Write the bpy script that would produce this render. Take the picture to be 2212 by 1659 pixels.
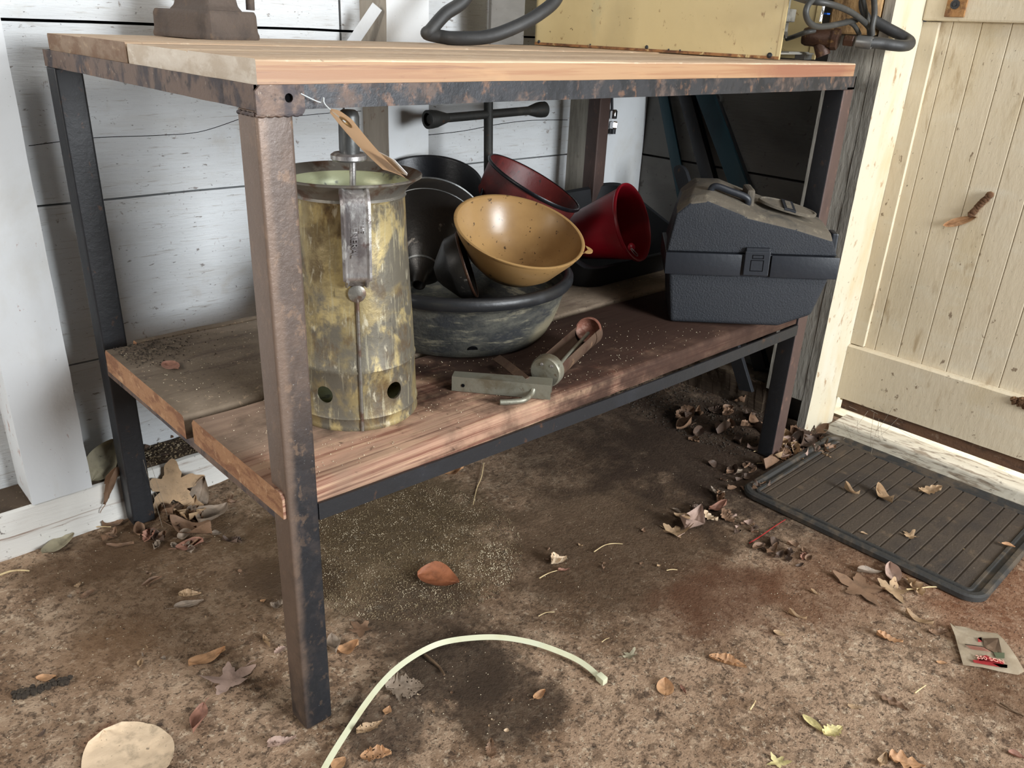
import bpy, bmesh, math, random
from math import pi, sin, cos, radians
from mathutils import Vector, Matrix, Euler, noise
random.seed(7)
for o in list(bpy.data.objects): bpy.data.objects.remove(o)
S = bpy.context.scene
C = S.collection
# ------------------------------------------------------------------ camera
CAM = Vector((-0.3620, -0.7334, 0.8596)); ROT = Euler((1.1521, -0.0421, -0.7488), 'XYZ'); FPX = 1741.0
cd = bpy.data.cameras.new('camera'); cam = bpy.data.objects.new('camera', cd); C.objects.link(cam)
cam.location = CAM; cam.rotation_euler = ROT
cd.sensor_fit = 'HORIZONTAL'; cd.sensor_width = 36; cd.lens = FPX * 36 / 2212; cd.clip_start = .02
S.camera = cam
RM = ROT.to_matrix()
def ray(u, v): return RM @ Vector(((u - 1106) / FPX, -(v - 829.5) / FPX, -1.0))
def az(u, v, z=0.0): d = ray(u, v); return CAM + d * ((z - CAM.z) / d.z)
def ax(u, v, x): d = ray(u, v); return CAM + d * ((x - CAM.x) / d.x)
def ay(u, v, y): d = ray(u, v); return CAM + d * ((y - CAM.y) / d.y)
def ad(u, v, d): return CAM + ray(u, v) * d
# ------------------------------------------------------------------ light
S.view_settings.view_transform = 'Standard'; S.view_settings.look = 'None'
S.view_settings.exposure = 0.0; S.view_settings.gamma = 1.0
S.view_settings.use_curve_mapping = False
W = bpy.data.worlds.new('world'); S.world = W; W.use_nodes = True
W.node_tree.nodes['Background'].inputs[0].default_value = (0.80, 0.88, 1.0, 1)
W.node_tree.nodes['Background'].inputs[1].default_value = 0.05
def area(name, loc, tgt, sx, sy, power, col):
    l = bpy.data.lights.new(name, 'AREA'); l.shape = 'RECTANGLE'; l.size = sx; l.size_y = sy; l.energy = power; l.color = col
    o = bpy.data.objects.new(name, l); C.objects.link(o); o.location = loc
    o.rotation_euler = (Vector(tgt) - Vector(loc)).to_track_quat('-Z', 'Y').to_euler(); return o
area('daylight_through_left_window', (-2.3, 0.15, 1.45), (0.3, 0.1, 0.45), .9, .9, 40, (1.0, .96, .90))
area('added_light_above_the_front', (0.55, -1.5, 2.5), (0.45, -0.35, 0.0), .7, .7, 22, (1.0, .98, .95))  # added lamp to brighten the foreground floor, no known opening there
area('daylight_through_front_door', (0.85, -3.0, 1.20), (0.45, 0.6, 0.5), 1.0, 1.2, 158, (.93, .97, 1.0))
area('daylight_outside', (2.3, -0.5, 1.6), (1.62, -0.3, 0.0), .8, .8, 75, (1, .97, .9))
# ------------------------------------------------------------------ materials
def lin(c):
    return tuple(((x / 255) / 12.92 if x / 255 <= .04045 else ((x / 255 + .055) / 1.055) ** 2.4) for x in c[:3]) + (1,)
def M(name, base, layers=(), rough=.6, metal=0., bump=0., bscale=60., spec=.5, bstretch=(1, 1, 1), coat=0., rvar=0., stains_and_shade=()):
    m = bpy.data.materials.new(name); m.use_nodes = True; nt = m.node_tree; N = nt.nodes; L = nt.links
    b = N['Principled BSDF']; b.inputs['Roughness'].default_value = rough; b.inputs['Metallic'].default_value = metal
    b.inputs['Specular IOR Level'].default_value = spec; b.inputs['Coat Weight'].default_value = coat
    tc = N.new('ShaderNodeTexCoord')
    col = None
    def mapped(s, off=0):
        mp = N.new('ShaderNodeMapping'); mp.inputs['Scale'].default_value = s if isinstance(s, tuple) else (s, s, s)
        mp.inputs['Location'].default_value = (off * 3.17, off * 1.73, off * 2.31)
        L.new(tc.outputs['Object'], mp.inputs['Vector']); return mp.outputs['Vector']
    cur = N.new('ShaderNodeRGB'); cur.outputs[0].default_value = lin(base); cur = cur.outputs[0]
    first = None
    for i, ly in enumerate(layers):
        c, s, lo, hi = ly[:4]
        if lo >= .60: lo -= .045; hi -= .045
        k = ly[4] if len(ly) > 4 else 1.; kind = ly[5] if len(ly) > 5 else 'n'; det = ly[6] if len(ly) > 6 else 6
        v = mapped(s, i + 1)
        if kind == 'n':
            t = N.new('ShaderNodeTexNoise'); t.inputs['Scale'].default_value = 1; t.inputs['Detail'].default_value = det
            t.inputs['Roughness'].default_value = .62; t.inputs['Distortion'].default_value = .3; out = t.outputs['Fac']
        elif kind == 'd':
            t = N.new('ShaderNodeTexNoise'); t.inputs['Scale'].default_value = 1; t.inputs['Detail'].default_value = det
            t.inputs['Distortion'].default_value = 2.5; out = t.outputs['Fac']
        elif kind == 'v':
            t = N.new('ShaderNodeTexVoronoi'); t.inputs['Scale'].default_value = 1; out = t.outputs['Distance']
        elif kind == 'w':
            t = N.new('ShaderNodeTexWave'); t.inputs['Scale'].default_value = 1; t.inputs['Distortion'].default_value = 5
            t.inputs['Detail'].default_value = 3; t.inputs['Detail Scale'].default_value = 1.5; t.bands_direction = 'Y' if det == 6 else 'Z'; out = t.outputs['Fac']
        L.new(v, t.inputs['Vector'])
        mr = N.new('ShaderNodeMapRange'); mr.inputs['From Min'].default_value = lo; mr.inputs['From Max'].default_value = hi
        mr.inputs['To Min'].default_value = 0; mr.inputs['To Max'].default_value = k; mr.interpolation_type = 'SMOOTHSTEP'
        L.new(out, mr.inputs['Value'])
        mx = N.new('ShaderNodeMix'); mx.data_type = 'RGBA'; L.new(mr.outputs[0], mx.inputs[0]); L.new(cur, mx.inputs[6])
        mx.inputs[7].default_value = lin(c); cur = mx.outputs[2]
        if first is None: first = mr.outputs[0]
    for (cx, cy, cz, rx, ry, rz, c, k, *sft) in stains_and_shade:       # patches of stain and of painted shade, fixed on the surface
        sub = N.new('ShaderNodeVectorMath'); sub.operation = 'SUBTRACT'; L.new(tc.outputs['Object'], sub.inputs[0]); sub.inputs[1].default_value = (cx, cy, cz)
        mul = N.new('ShaderNodeVectorMath'); mul.operation = 'MULTIPLY'; L.new(sub.outputs[0], mul.inputs[0]); mul.inputs[1].default_value = (1 / rx, 1 / ry, 1 / rz)
        ln = N.new('ShaderNodeVectorMath'); ln.operation = 'LENGTH'; L.new(mul.outputs[0], ln.inputs[0])
        nz = N.new('ShaderNodeTexNoise'); nz.inputs['Scale'].default_value = 14; nz.inputs['Detail'].default_value = 7; nz.inputs['Roughness'].default_value = .65; L.new(tc.outputs['Object'], nz.inputs['Vector'])
        ad = N.new('ShaderNodeMath'); ad.operation = 'MULTIPLY_ADD'; L.new(nz.outputs['Fac'], ad.inputs[0]); ad.inputs[1].default_value = 1.6; L.new(ln.outputs['Value'], ad.inputs[2])
        mr = N.new('ShaderNodeMapRange'); s0 = sft[0] if sft else .5
        mr.inputs['From Min'].default_value = 1.8 + s0 / 2; mr.inputs['From Max'].default_value = 1.8 - s0 / 2; mr.inputs['To Max'].default_value = k; mr.interpolation_type = 'SMOOTHSTEP'
        L.new(ad.outputs[0], mr.inputs['Value'])
        mx = N.new('ShaderNodeMix'); mx.data_type = 'RGBA'; L.new(mr.outputs[0], mx.inputs[0]); L.new(cur, mx.inputs[6]); mx.inputs[7].default_value = lin(c); cur = mx.outputs[2]
    L.new(cur, b.inputs['Base Color'])
    if rvar and first is not None:
        r = N.new('ShaderNodeMapRange'); L.new(first, r.inputs['Value']); r.inputs['To Min'].default_value = rough; r.inputs['To Max'].default_value = rough + rvar; L.new(r.outputs[0], b.inputs['Roughness'])
    if bump:
        t = N.new('ShaderNodeTexNoise'); t.inputs['Scale'].default_value = 1; t.inputs['Detail'].default_value = 8; t.inputs['Roughness'].default_value = .65
        L.new(mapped(tuple(bscale * q for q in bstretch), 9), t.inputs['Vector'])
        bp = N.new('ShaderNodeBump'); bp.inputs['Strength'].default_value = min(1, bump); bp.inputs['Distance'].default_value = .002 * max(1, bump)
        L.new(t.outputs['Fac'], bp.inputs['Height']); L.new(bp.outputs[0], b.inputs['Normal'])
    return m
def metalmix(m, thr=None): return m
FLK = [((104, 70, 46), (55, 55, 55), .70, .78, .75), ((70, 52, 40), (150, 150, 150), .70, .76, .8)]
MT = dict(
 siding=M('white_painted_siding', (214, 217, 219), [((196, 194, 188), (3, 3, 30), .44, .75, .4), ((224, 228, 230), (9, 9, 60), .45, .7, .5), ((176, 166, 150), (10, 10, 10), .62, .84, .5), ((104, 74, 50), (60, 60, 34), .69, .77, .7), ((66, 58, 52), (130, 130, 230), .70, .76, .75), ((150, 140, 128), (16, 16, 240), .64, .72, .4), ((86, 66, 50), (40, 40, 120), .68, .73, .7)], rough=.55, bump=.8, bscale=26, bstretch=(1, 1, 9),
   stains_and_shade=[(.72, .74, .90, .06, .1, .05, (150, 104, 74), .5, .6), (1.14, .74, .50, .05, .1, .03, (110, 72, 50), .8, .4), (1.08, .74, .60, .05, .1, .04, (100, 84, 70), .35, .6)]),
 stud=M('white_painted_stud', (214, 217, 219), [((190, 186, 176), (8, 8, 4), .5, .8, .6), ((150, 92, 74), (90, 90, 40), .71, .78, .7), ((90, 70, 54), (140, 140, 140), .73, .78, .7)], rough=.5, bump=.4, bscale=30,
   stains_and_shade=[(-.05, .65, .10, .10, .1, .03, (188, 176, 140), .4, .8)]),
 studside=M('tan_stud_side', (176, 166, 152), [((150, 138, 124), (40, 40, 6), .4, .7, .8), ((120, 76, 50), (50, 50, 50), .66, .76, .7)], rough=.7, bump=.6, bscale=30, bstretch=(4, 4, 1)),
 studpink=M('rust_stained_post', (214, 217, 219), [((200, 190, 176), (8, 8, 4), .5, .8, .6), ((156, 96, 66), (50, 50, 30), .62, .72, .8), ((90, 70, 54), (140, 140, 140), .70, .76, .7)], rough=.5, bump=.4, bscale=30),
 sill=M('painted_sill', (216, 214, 208), [((190, 170, 130), (6, 6, 10), .5, .75, .6), ((120, 84, 56), (5, 30, 60), .62, .76, .8), ((70, 56, 44), (90, 90, 90), .68, .76, .8)], rough=.7, bump=.9, bscale=30, bstretch=(.3, 1, 3), stains_and_shade=[(.3, .65, -.073, 3, .3, .022, (112, 78, 48), .85, .5)]),
 rot=M('rotten_sill_wood', (74, 60, 46), [((110, 94, 74), (12, 6, 60), .52, .72, .8), ((34, 26, 20), (10, 6, 50), .55, .7, .9), ((140, 124, 100), (120, 120, 120), .66, .74, .7)], rough=.95, bump=1.5, bscale=40, bstretch=(1, .4, 3)),
 rwall=M('bare_dark_siding', (112, 110, 106), [((92, 90, 86), (5, 5, 9), .4, .7, .7), ((60, 54, 48), (60, 60, 60), .67, .74, .7)], rough=.8, bump=.5, bscale=30, bstretch=(1, .4, 5)),
 grey=M('weathered_grey_wood', (172, 167, 156), [((130, 126, 116), (60, 60, 9), .42, .7, .8), ((180, 176, 164), (150, 150, 14), .55, .75, .7), ((86, 70, 54), (20, 20, 20), .66, .78, .5)], rough=.85, bump=1., bscale=60, bstretch=(2, 2, .5)),
 door=M('cream_painted_door', (208, 194, 168), [((190, 170, 128), (20, 6, 2), .52, .76, .5), ((216, 210, 192), (8, 8, 20), .5, .8, .5), ((150, 124, 86), (30, 30, 9), .62, .78, .55), ((96, 70, 46), (60, 60, 40), .69, .75, .75), ((60, 48, 38), (170, 170, 120), .71, .76, .7)], rough=.6, bump=.4, bscale=30, bstretch=(1, 3, 1),
   stains_and_shade=[(1.46, -.02, .40, .1, .03, .25, (190, 150, 90), .5, .8), (1.45, -.35, .10, .1, .06, .05, (130, 80, 46), .7, .4)]),
 doorlow=M('bare_brown_door_edge', (98, 70, 50), [((60, 44, 34), (30, 12, 60), .45, .65, .9), ((140, 120, 100), (60, 60, 60), .62, .75, .5)], rough=.9, bump=.8),
 threshold=M('peeling_threshold', (166, 160, 146), [((110, 96, 80), (60, 14, 60), .48, .62, .9), ((60, 50, 42), (90, 40, 90), .64, .72, .8)], rough=.8, bump=1., bscale=60),
 steel=M('rusty_painted_steel', (52, 53, 57), [((104, 86, 76), (22, 22, 22), .50, .60, .75), ((32, 34, 38), (40, 40, 30), .46, .60, .75), ((128, 96, 76), (60, 60, 44), .60, .74, .7), ((200, 200, 200), (330, 330, 330), .725, .76, .7)], rough=.42, metal=.2, bump=.35, bscale=120, rvar=.2),
 steelrust=M('bare_rusty_steel', (112, 92, 80), [((66, 64, 70), (22, 22, 16), .46, .6, .85), ((150, 116, 90), (34, 34, 26), .56, .74, .8), ((58, 50, 48), (60, 60, 60), .60, .70, .8), ((180, 168, 152), (110, 110, 110), .69, .75, .6)], rough=.5, metal=.25, bump=.4, bscale=120, rvar=.2),
 steeldark=M('dark_painted_steel', (42, 43, 46), [((54, 56, 62), (16, 16, 10), .5, .75, .6), ((92, 66, 50), (50, 50, 40), .66, .76, .7), ((170, 170, 170), (300, 300, 300), .74, .78, .5)], rough=.42, metal=.2, bump=.3, bscale=100),
 steelred=M('red_brown_steel', (82, 64, 58), [((60, 46, 44), (14, 14, 8), .5, .75, .7), ((130, 96, 80), (60, 60, 30), .62, .76, .5)], rough=.6, metal=.1, bump=.4, bscale=100),
 topdust=M('dusty_plank_top', (186, 158, 130), [((228, 204, 172), (4, 70, 70), .45, .7, .8), ((128, 98, 74), (5, 90, 90), .56, .72, .7), ((226, 210, 186), (60, 60, 60), .6, .74, .6), ((90, 70, 54), (120, 120, 120), .68, .75, .7)], rough=.8, bump=.8, bscale=60, bstretch=(.3, 2, 2)),
 topedge=M('orange_brown_plank_edge', (168, 132, 98), [((150, 106, 76), (2.5, 60, 130), .45, .60, .7), ((120, 80, 62), (3, 60, 200), .56, .66, .7), ((186, 146, 106), (6, 60, 40), .55, .75, .6), ((96, 66, 50), (30, 30, 60), .70, .8, .6)], rough=.5, bump=.25, bscale=40, bstretch=(.3, 1, 3),
   stains_and_shade=[(1.06, .006, .815, .16, .05, .03, (134, 84, 66), .7, .8)]),
 endpale=M('pale_end_grain', (222, 210, 194), [((186, 166, 142), (40, 16, 40), .46, .66, .6), ((238, 230, 216), (60, 40, 90), .5, .7, .6), ((120, 70, 80), (120, 120, 120), .75, .79, .6)], rough=.6, bump=.5, bscale=80),
 endbrown=M('brown_end_grain', (150, 128, 108), [((120, 90, 68), (40, 16, 40), .42, .62, .8), ((196, 172, 144), (60, 40, 90), .56, .74, .6)], rough=.7, bump=.6, bscale=80),
 shelftop=M('dusty_shelf_plank', (106, 92, 76), [((146, 130, 112), (4, 7, 7), .42, .72, .8), ((72, 56, 46), (8, 40, 40), .5, .7, .6), ((170, 146, 120), (90, 90, 90), .64, .74, .6), ((50, 38, 30), (120, 120, 120), .66, .74, .7)], rough=.85, bump=.8, bscale=60),
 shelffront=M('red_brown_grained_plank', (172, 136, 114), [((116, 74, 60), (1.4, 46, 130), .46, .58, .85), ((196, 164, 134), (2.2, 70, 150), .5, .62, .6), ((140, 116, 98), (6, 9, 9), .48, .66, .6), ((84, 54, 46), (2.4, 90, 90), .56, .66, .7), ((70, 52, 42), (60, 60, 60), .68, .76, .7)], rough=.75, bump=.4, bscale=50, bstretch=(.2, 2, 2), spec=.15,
   stains_and_shade=[(.0, .20, .363, .20, .11, .1, (140, 122, 106), .75, .8), (.85, .20, .363, .66, .21, .3, (38, 28, 24), .95, .7), (1.10, .03, .363, .62, .2, .2, (60, 43, 36), .85, .9)]),
 shelfend=M('orange_saw_cut_end', (166, 124, 90), [((126, 84, 60), (60, 24, 60), .46, .62, .8), ((204, 166, 128), (100, 60, 60), .55, .7, .6), ((84, 56, 40), (70, 50, 70), .66, .76, .7)], rough=.8, bump=1.2, bscale=110),
 canbrass=M('worn_brassy_galvanised_metal', (150, 134, 96), [((98, 94, 86), (12, 12, 9), .44, .56, .9), ((192, 172, 118), (20, 20, 14), .52, .62, .75), ((84, 66, 44), (16, 16, 12), .55, .66, .7), ((176, 168, 140), (260, 260, 16), .56, .64, .45), ((96, 72, 44), (30, 30, 24), .60, .74, .6), ((208, 200, 176), (80, 80, 30), .64, .74, .6), ((64, 58, 50), (110, 110, 60), .66, .75, .5)], rough=.42, metal=.45, bump=.35, bscale=90, rvar=.15),
 canrim=M('dull_grey_tin', (128, 124, 116), [((96, 66, 48), (26, 26, 26), .50, .64, .8), ((176, 172, 160), (40, 40, 40), .6, .74, .7)], rough=.4, metal=.6, bump=.3, bscale=90),
 canin=M('pale_green_tin_lining', (176, 180, 146), [((140, 130, 70), (8, 8, 30), .45, .62, .8), ((96, 98, 92), (40, 40, 40), .62, .72, .8)], rough=.4, metal=.2, bump=.2, bscale=90),
 tin=M('bare_shiny_tin', (176, 172, 170), [((112, 104, 104), (40, 40, 16), .44, .6, .8), ((232, 232, 228), (60, 60, 30), .52, .66, .8), ((104, 72, 66), (60, 60, 60), .64, .74, .7)], rough=.34, metal=.7, bump=.3, bscale=90),
 pumpsteel=M('dull_pump_steel', (110, 112, 112), [((76, 76, 74), (30, 30, 8), .45, .65, .8), ((86, 62, 48), (60, 60, 60), .64, .75, .6)], rough=.4, metal=.6, bump=.2),
 rubber=M('dusty_black_rubber', (44, 45, 44), [((92, 90, 80), (9, 9, 16), .42, .60, .8), ((126, 120, 102), (18, 18, 80), .53, .64, .7), ((36, 38, 42), (16, 16, 60), .52, .62, .8), ((70, 68, 62), (80, 80, 160), .52, .62, .6)], rough=.75, bump=.8, bscale=90,
   stains_and_shade=[(.10, -.16, .03, .09, .12, .035, (128, 118, 94), .75, .7)]),
 rubberlip=M('black_rubber_lip', (32, 33, 35), [((60, 62, 66), (14, 14, 14), .52, .76, .6)], rough=.4, bump=.3, bscale=90),
 blackplastic=M('grained_black_plastic', (40, 43, 49), [((60, 60, 60), (7, 7, 7), .55, .8, .45)], rough=.55, bump=1.0, bscale=330, spec=.4),
 blackdusty=M('dust_covered_black_plastic', (96, 88, 76), [((58, 56, 52), (18, 18, 18), .46, .68, .8), ((140, 130, 110), (50, 50, 50), .6, .76, .6)], rough=.85, bump=.6, bscale=150),
 blacksmooth=M('smooth_black_plastic', (34, 37, 43), [((60, 62, 66), (10, 10, 30), .58, .8, .5)], rough=.45, bump=.2, bscale=100),
 blackflat=M('dark_tub_plastic', (24, 26, 30), [((44, 44, 42), (10, 10, 10), .55, .8, .5)], rough=.7),
 tan=M('tan_translucent_plastic', (164, 130, 84), [((136, 104, 66), (5, 5, 5), .45, .75, .7), ((190, 158, 110), (14, 14, 14), .55, .8, .5), ((56, 40, 28), (110, 110, 110), .685, .715, .9)], rough=.32, spec=.55, bump=.08, bscale=60),
 redplastic=M('red_plastic', (150, 20, 36), [((120, 12, 26), (12, 12, 12), .46, .7, .7), ((200, 150, 150), (260, 260, 260), .745, .77, .6)], rough=.38, bump=.1, bscale=60),
 dullred=M('dull_dark_red_paint', (92, 30, 28), [((58, 22, 22), (12, 12, 12), .44, .68, .8), ((140, 52, 40), (20, 20, 20), .60, .76, .6), ((34, 26, 26), (60, 60, 60), .66, .75, .7)], rough=.5, bump=.3, bscale=70),
 blacktin=M('sooty_black_tin', (44, 42, 40), [((74, 68, 60), (9, 9, 9), .5, .75, .7), ((160, 152, 142), (30, 30, 40), .68, .78, .7)], rough=.36, metal=.5, bump=.3, bscale=80),
 blackpan=M('black_enamel_pan', (22, 23, 27), [((84, 80, 74), (18, 18, 18), .64, .78, .5)], rough=.35, metal=.3, bump=.2, bscale=80),
 iron=M('grimy_cast_iron', (96, 84, 76), [((70, 62, 58), (12, 12, 12), .44, .66, .8), ((126, 104, 84), (40, 40, 40), .6, .75, .6)], rough=.7, metal=.25, bump=.9, bscale=140),
 creammetal=M('cream_enamelled_steel', (198, 178, 130), [((184, 164, 120), (5, 5, 5), .42, .7, .6), ((172, 164, 128), (9, 9, 6), .6, .8, .6), ((120, 84, 44), (60, 60, 40), .67, .76, .75), ((76, 50, 34), (90, 90, 90), .71, .77, .85)], rough=.38, bump=.15, bscale=60),
 creamrust=M('rusted_cream_flange', (150, 104, 62), [((90, 56, 36), (50, 50, 50), .45, .62, .9), ((206, 184, 130), (50, 50, 50), .58, .68, .9)], rough=.7, bump=.5, bscale=120),
 hose=M('black_rubber_hose', (46, 46, 46), [((76, 74, 70), (14, 14, 14), .5, .76, .6)], rough=.55, bump=.3, bscale=120),
 cable=M('grey_black_cable', (56, 56, 54), [((86, 84, 80), (20, 20, 20), .5, .76, .6)], rough=.5, bump=.2, bscale=120),
 brass=M('brown_grimy_coupling', (64, 42, 30), [((50, 28, 20), (30, 30, 30), .45, .65, .8), ((120, 92, 54), (50, 50, 50), .6, .74, .7)], rough=.45, metal=.3, bump=.5, bscale=150),
 ferrule=M('grey_ferrule_metal', (120, 120, 118), [((84, 84, 84), (40, 40, 40), .5, .7, .7)], rough=.4, metal=.6),
 alum=M('grey_cast_aluminium', (150, 148, 140), [((96, 92, 84), (40, 40, 40), .46, .66, .8)], rough=.5, metal=.4, bump=.4, bscale=120),
 chrome=M('chrome', (220, 220, 222), rough=.12, metal=1.),
 blue=M('blue_plastic', (30, 84, 170), rough=.4),
 gun=M('grey_dull_zinc', (138, 136, 122), [((104, 92, 70), (20, 20, 20), .46, .66, .7), ((168, 166, 154), (40, 40, 40), .58, .76, .6), ((92, 66, 44), (60, 60, 60), .68, .76, .7)], rough=.45, metal=.5, bump=.3, bscale=120),
 gunrust=M('rusty_barrel_steel', (92, 72, 58), [((74, 50, 40), (14, 40, 40), .45, .66, .8), ((150, 120, 92), (40, 40, 40), .62, .75, .6)], rough=.6, metal=.3, bump=.5, bscale=120),
 gunred=M('red_rusted_disc', (126, 80, 64), [((180, 146, 130), (40, 40, 40), .5, .66, .8), ((96, 46, 34), (60, 60, 60), .56, .7, .8)], rough=.7, metal=.1, bump=.8, bscale=160),
 wrench=M('dark_forged_steel', (52, 52, 50), [((80, 76, 68), (20, 20, 20), .5, .72, .7), ((92, 60, 40), (60, 60, 60), .64, .74, .7)], rough=.6, metal=.35, bump=.6, bscale=120),
 teal=M('dark_teal_steel', (26, 52, 60), [((20, 34, 40), (10, 10, 4), .45, .7, .8), ((60, 70, 70), (50, 50, 20), .66, .78, .5)], rough=.5, metal=.2, bump=.2),
 tagcard=M('manila_card', (230, 206, 178), [((220, 192, 160), (30, 30, 30), .5, .75, .5)], rough=.8),
 paper=M('white_paper', (240, 240, 238), rough=.8),
 string=M('pale_string', (200, 206, 206), rough=.8),
 hole=M('dark_void', (8, 8, 10), rough=1., spec=.1),
 tie=M('yellowed_nylon', (206, 206, 176), [((190, 182, 140), (20, 20, 20), .5, .75, .6), ((196, 206, 196), (6, 6, 6), .5, .7, .6)], rough=.35, spec=.6),
 mat=M('dirty_rubber_mat', (70, 59, 48), [((50, 43, 38), (7, 7, 7), .44, .68, .75), ((108, 90, 70), (20, 20, 20), .56, .74, .6), ((40, 40, 42), (30, 30, 30), .66, .78, .6), ((150, 136, 112), (260, 260, 260), .70, .75, .7)], rough=.9, bump=.8, bscale=220),
 matrim=M('black_rubber_mat_rim', (46, 45, 43), [((86, 74, 60), (18, 18, 18), .46, .62, .8)], rough=.7, bump=.5, bscale=160),
 wrap=M('greasy_white_plastic_film', (196, 180, 156), [((216, 204, 182), (30, 30, 30), .45, .7, .8), ((170, 166, 140), (14, 14, 14), .6, .75, .5)], rough=.4, bump=.6, bscale=50),
 redink=M('red_ink', (196, 60, 66), [((214, 110, 104), (60, 60, 60), .5, .7, .6)], rough=.5),
 pinkink=M('faded_red_ink', (190, 110, 98), rough=.5),
 greenink=M('green_ink', (122, 130, 102), rough=.5),
 brownink=M('brown_ink', (112, 90, 72), [((140, 116, 96), (60, 60, 60), .5, .6, .8)], rough=.5),
 whiteink=M('pale_pink_ink', (236, 172, 156), rough=.5),
 redwire=M('red_wire_insulation', (150, 30, 30), rough=.5),
 straw=M('dry_straw', (206, 184, 140), [((160, 130, 90), (60, 60, 60), .5, .7, .7)], rough=.8),
 twig=M('dark_twig', (96, 76, 56), rough=.9),
 bark=M('dark_crumbling_bark', (58, 50, 42), [((96, 84, 68), (90, 90, 90), .52, .68, .8)], rough=1., bump=1.5, bscale=160),
 grit=M('grit', (128, 112, 86), [((190, 176, 150), (40, 40, 40), .5, .6, .9), ((60, 48, 38), (60, 60, 60), .5, .6, .8)], rough=.9),
 gritpale=M('pale_crumbs', (196, 184, 158), [((150, 120, 90), (30, 30, 30), .5, .6, .8)], rough=.9),
 seed=M('dry_winged_seed', (202, 152, 88), [((150, 100, 56), (60, 60, 60), .5, .7, .7)], rough=.7),
 mud=M('brown_mud_nest', (92, 64, 42), [((140, 108, 76), (50, 50, 50), .5, .7, .8)], rough=1., bump=1.5, bscale=120),
 web=M('cobweb_silk', (130, 120, 106), rough=.9),
 rustplate=M('rusted_latch_plate', (160, 116, 70), [((100, 66, 40), (40, 40, 40), .45, .62, .9), ((200, 170, 120), (60, 60, 60), .6, .75, .7)], rough=.7, bump=.8, bscale=120),
 rawwood=M('rough_golden_wood', (170, 136, 92), [((110, 84, 56), (40, 40, 12), .45, .62, .85), ((204, 178, 132), (50, 50, 16), .55, .7, .6)], rough=.9, bump=1.5, bscale=80),
 steelleg=M('rusty_topped_leg_steel', (50, 50, 54), [((88, 76, 70), (50, 50, 40), .48, .62, .7), ((34, 35, 39), (60, 60, 46), .48, .58, .8), ((150, 122, 98), (70, 70, 50), .60, .70, .6), ((205, 208, 212), (330, 330, 330), .715, .745, .9)], rough=.42, metal=.2, bump=.35, bscale=120,
   stains_and_shade=[(.02, .02, .74,   .2, .2, .30, (124, 104, 90), .5, .9), (.02, .02, .08, .3, .3, .30, (36, 38, 42), .72, .9), (.0, .02, .55, .012, .05, .5, (136, 114, 98), .55, .7)]),
 creampost=M('cream_painted_post', (204, 195, 172), [((196, 170, 124), (10, 10, 3), .5, .74, .6), ((214, 209, 196), (8, 8, 4), .5, .7, .5), ((150, 110, 70), (60, 60, 30), .64, .74, .7), ((96, 76, 56), (120, 120, 90), .70, .77, .7)], rough=.55, bump=.5, bscale=30),
 ground=M('outside_ground', (206, 196, 176), [((170, 156, 130), (20, 20, 20), .45, .7, .7)], rough=.9),
 cobble=M('unused', (100, 100, 100)),
)
bpy.data.materials.remove(MT.pop('cobble'))
def fl(u, v): p = az(u, v, 0); return (p.x, p.y)
def st(u, v, ru, c, k, s=.5, asp=1.): x, y = fl(u, v); return (x, y, 0, ru, ru * asp, 1, c, k, s)
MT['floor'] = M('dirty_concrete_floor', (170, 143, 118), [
    ((120, 94, 72), (7, 7, 7), .42, .66, .8), ((196, 172, 146), (16, 16, 16), .50, .68, .65),
    ((108, 76, 50), (5, 5, 5), .56, .74, .55), ((96, 76, 60), (52, 52, 52), .50, .62, .6), ((212, 192, 166), (110, 110, 110), .55, .66, .6), ((70, 54, 44), (150, 150, 150), .56, .64, .6),
    ((70, 56, 44), (38, 38, 38), .58, .68, .6), ((60, 48, 40), (80, 80, 80), .61, .69, .65), ((50, 42, 36), (190, 190, 190), .64, .71, .7), ((222, 210, 184), (300, 300, 300), .70, .74, .6)],
    rough=.92, spec=.2, bump=2.0, bscale=170, stains_and_shade=[
    st(850, 1170, .20, (104, 88, 64), .75, .8), st(640, 1250, .07, (44, 38, 36), .75, .8), st(560, 1240, .05, (50, 42, 40), .6, .8),
    st(1000, 1440, .085, (54, 44, 36), .85, .5), st(1090, 1520, .08, (62, 50, 40), .8, .5), st(900, 1330, .10, (66, 54, 44), .7, .8), st(830, 1560, .06, (56, 46, 40), .7, .5),  # oily stains, with the front leg's cast shadow painted in near its foot
    st(1350, 1160, .30, (78, 60, 44), .85, .9, .7), st(760, 1080, .22, (84, 70, 50), .7, .9), st(420, 1250, .2, (96, 74, 52), .6, .9), st(1560, 1290, .14, (92, 60, 42), .7, .8, .6), st(1800, 1250, .16, (104, 68, 46), .6, .8, .6), st(1250, 1020, .22, (110, 92, 74), .4, .9),  # first broad patch paints the dimmer light of the mid floor
    st(2150, 1290, .14, (112, 66, 40), .6, .8), st(250, 1190, .14, (88, 66, 46), .75, .8, .5), st(240, 1410, .07, (122, 92, 66), .4, 1.), st(1600, 960, .36, (46, 35, 28), .88, .8), st(1250, 920, .25, (64, 50, 40), .6, .9),  # largest patch paints the shade under the bench's right end
    st(230, 1595, .025, (168, 100, 66), .3, .8), st(2180, 1500, .08, (96, 66, 44), .6, .8)])
def leafmat(name, c):
    d = tuple(int(x * .72) for x in c); l = tuple(min(255, int(x * 1.12)) for x in c)
    return M(name, c, [(d, (40, 40, 40), .5, .7, .7), (l, (25, 25, 25), .5, .7, .6), (tuple(int(x * .45) for x in c), (150, 150, 150), .68, .74, .7)], rough=.65, bump=.4, bscale=160)
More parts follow.
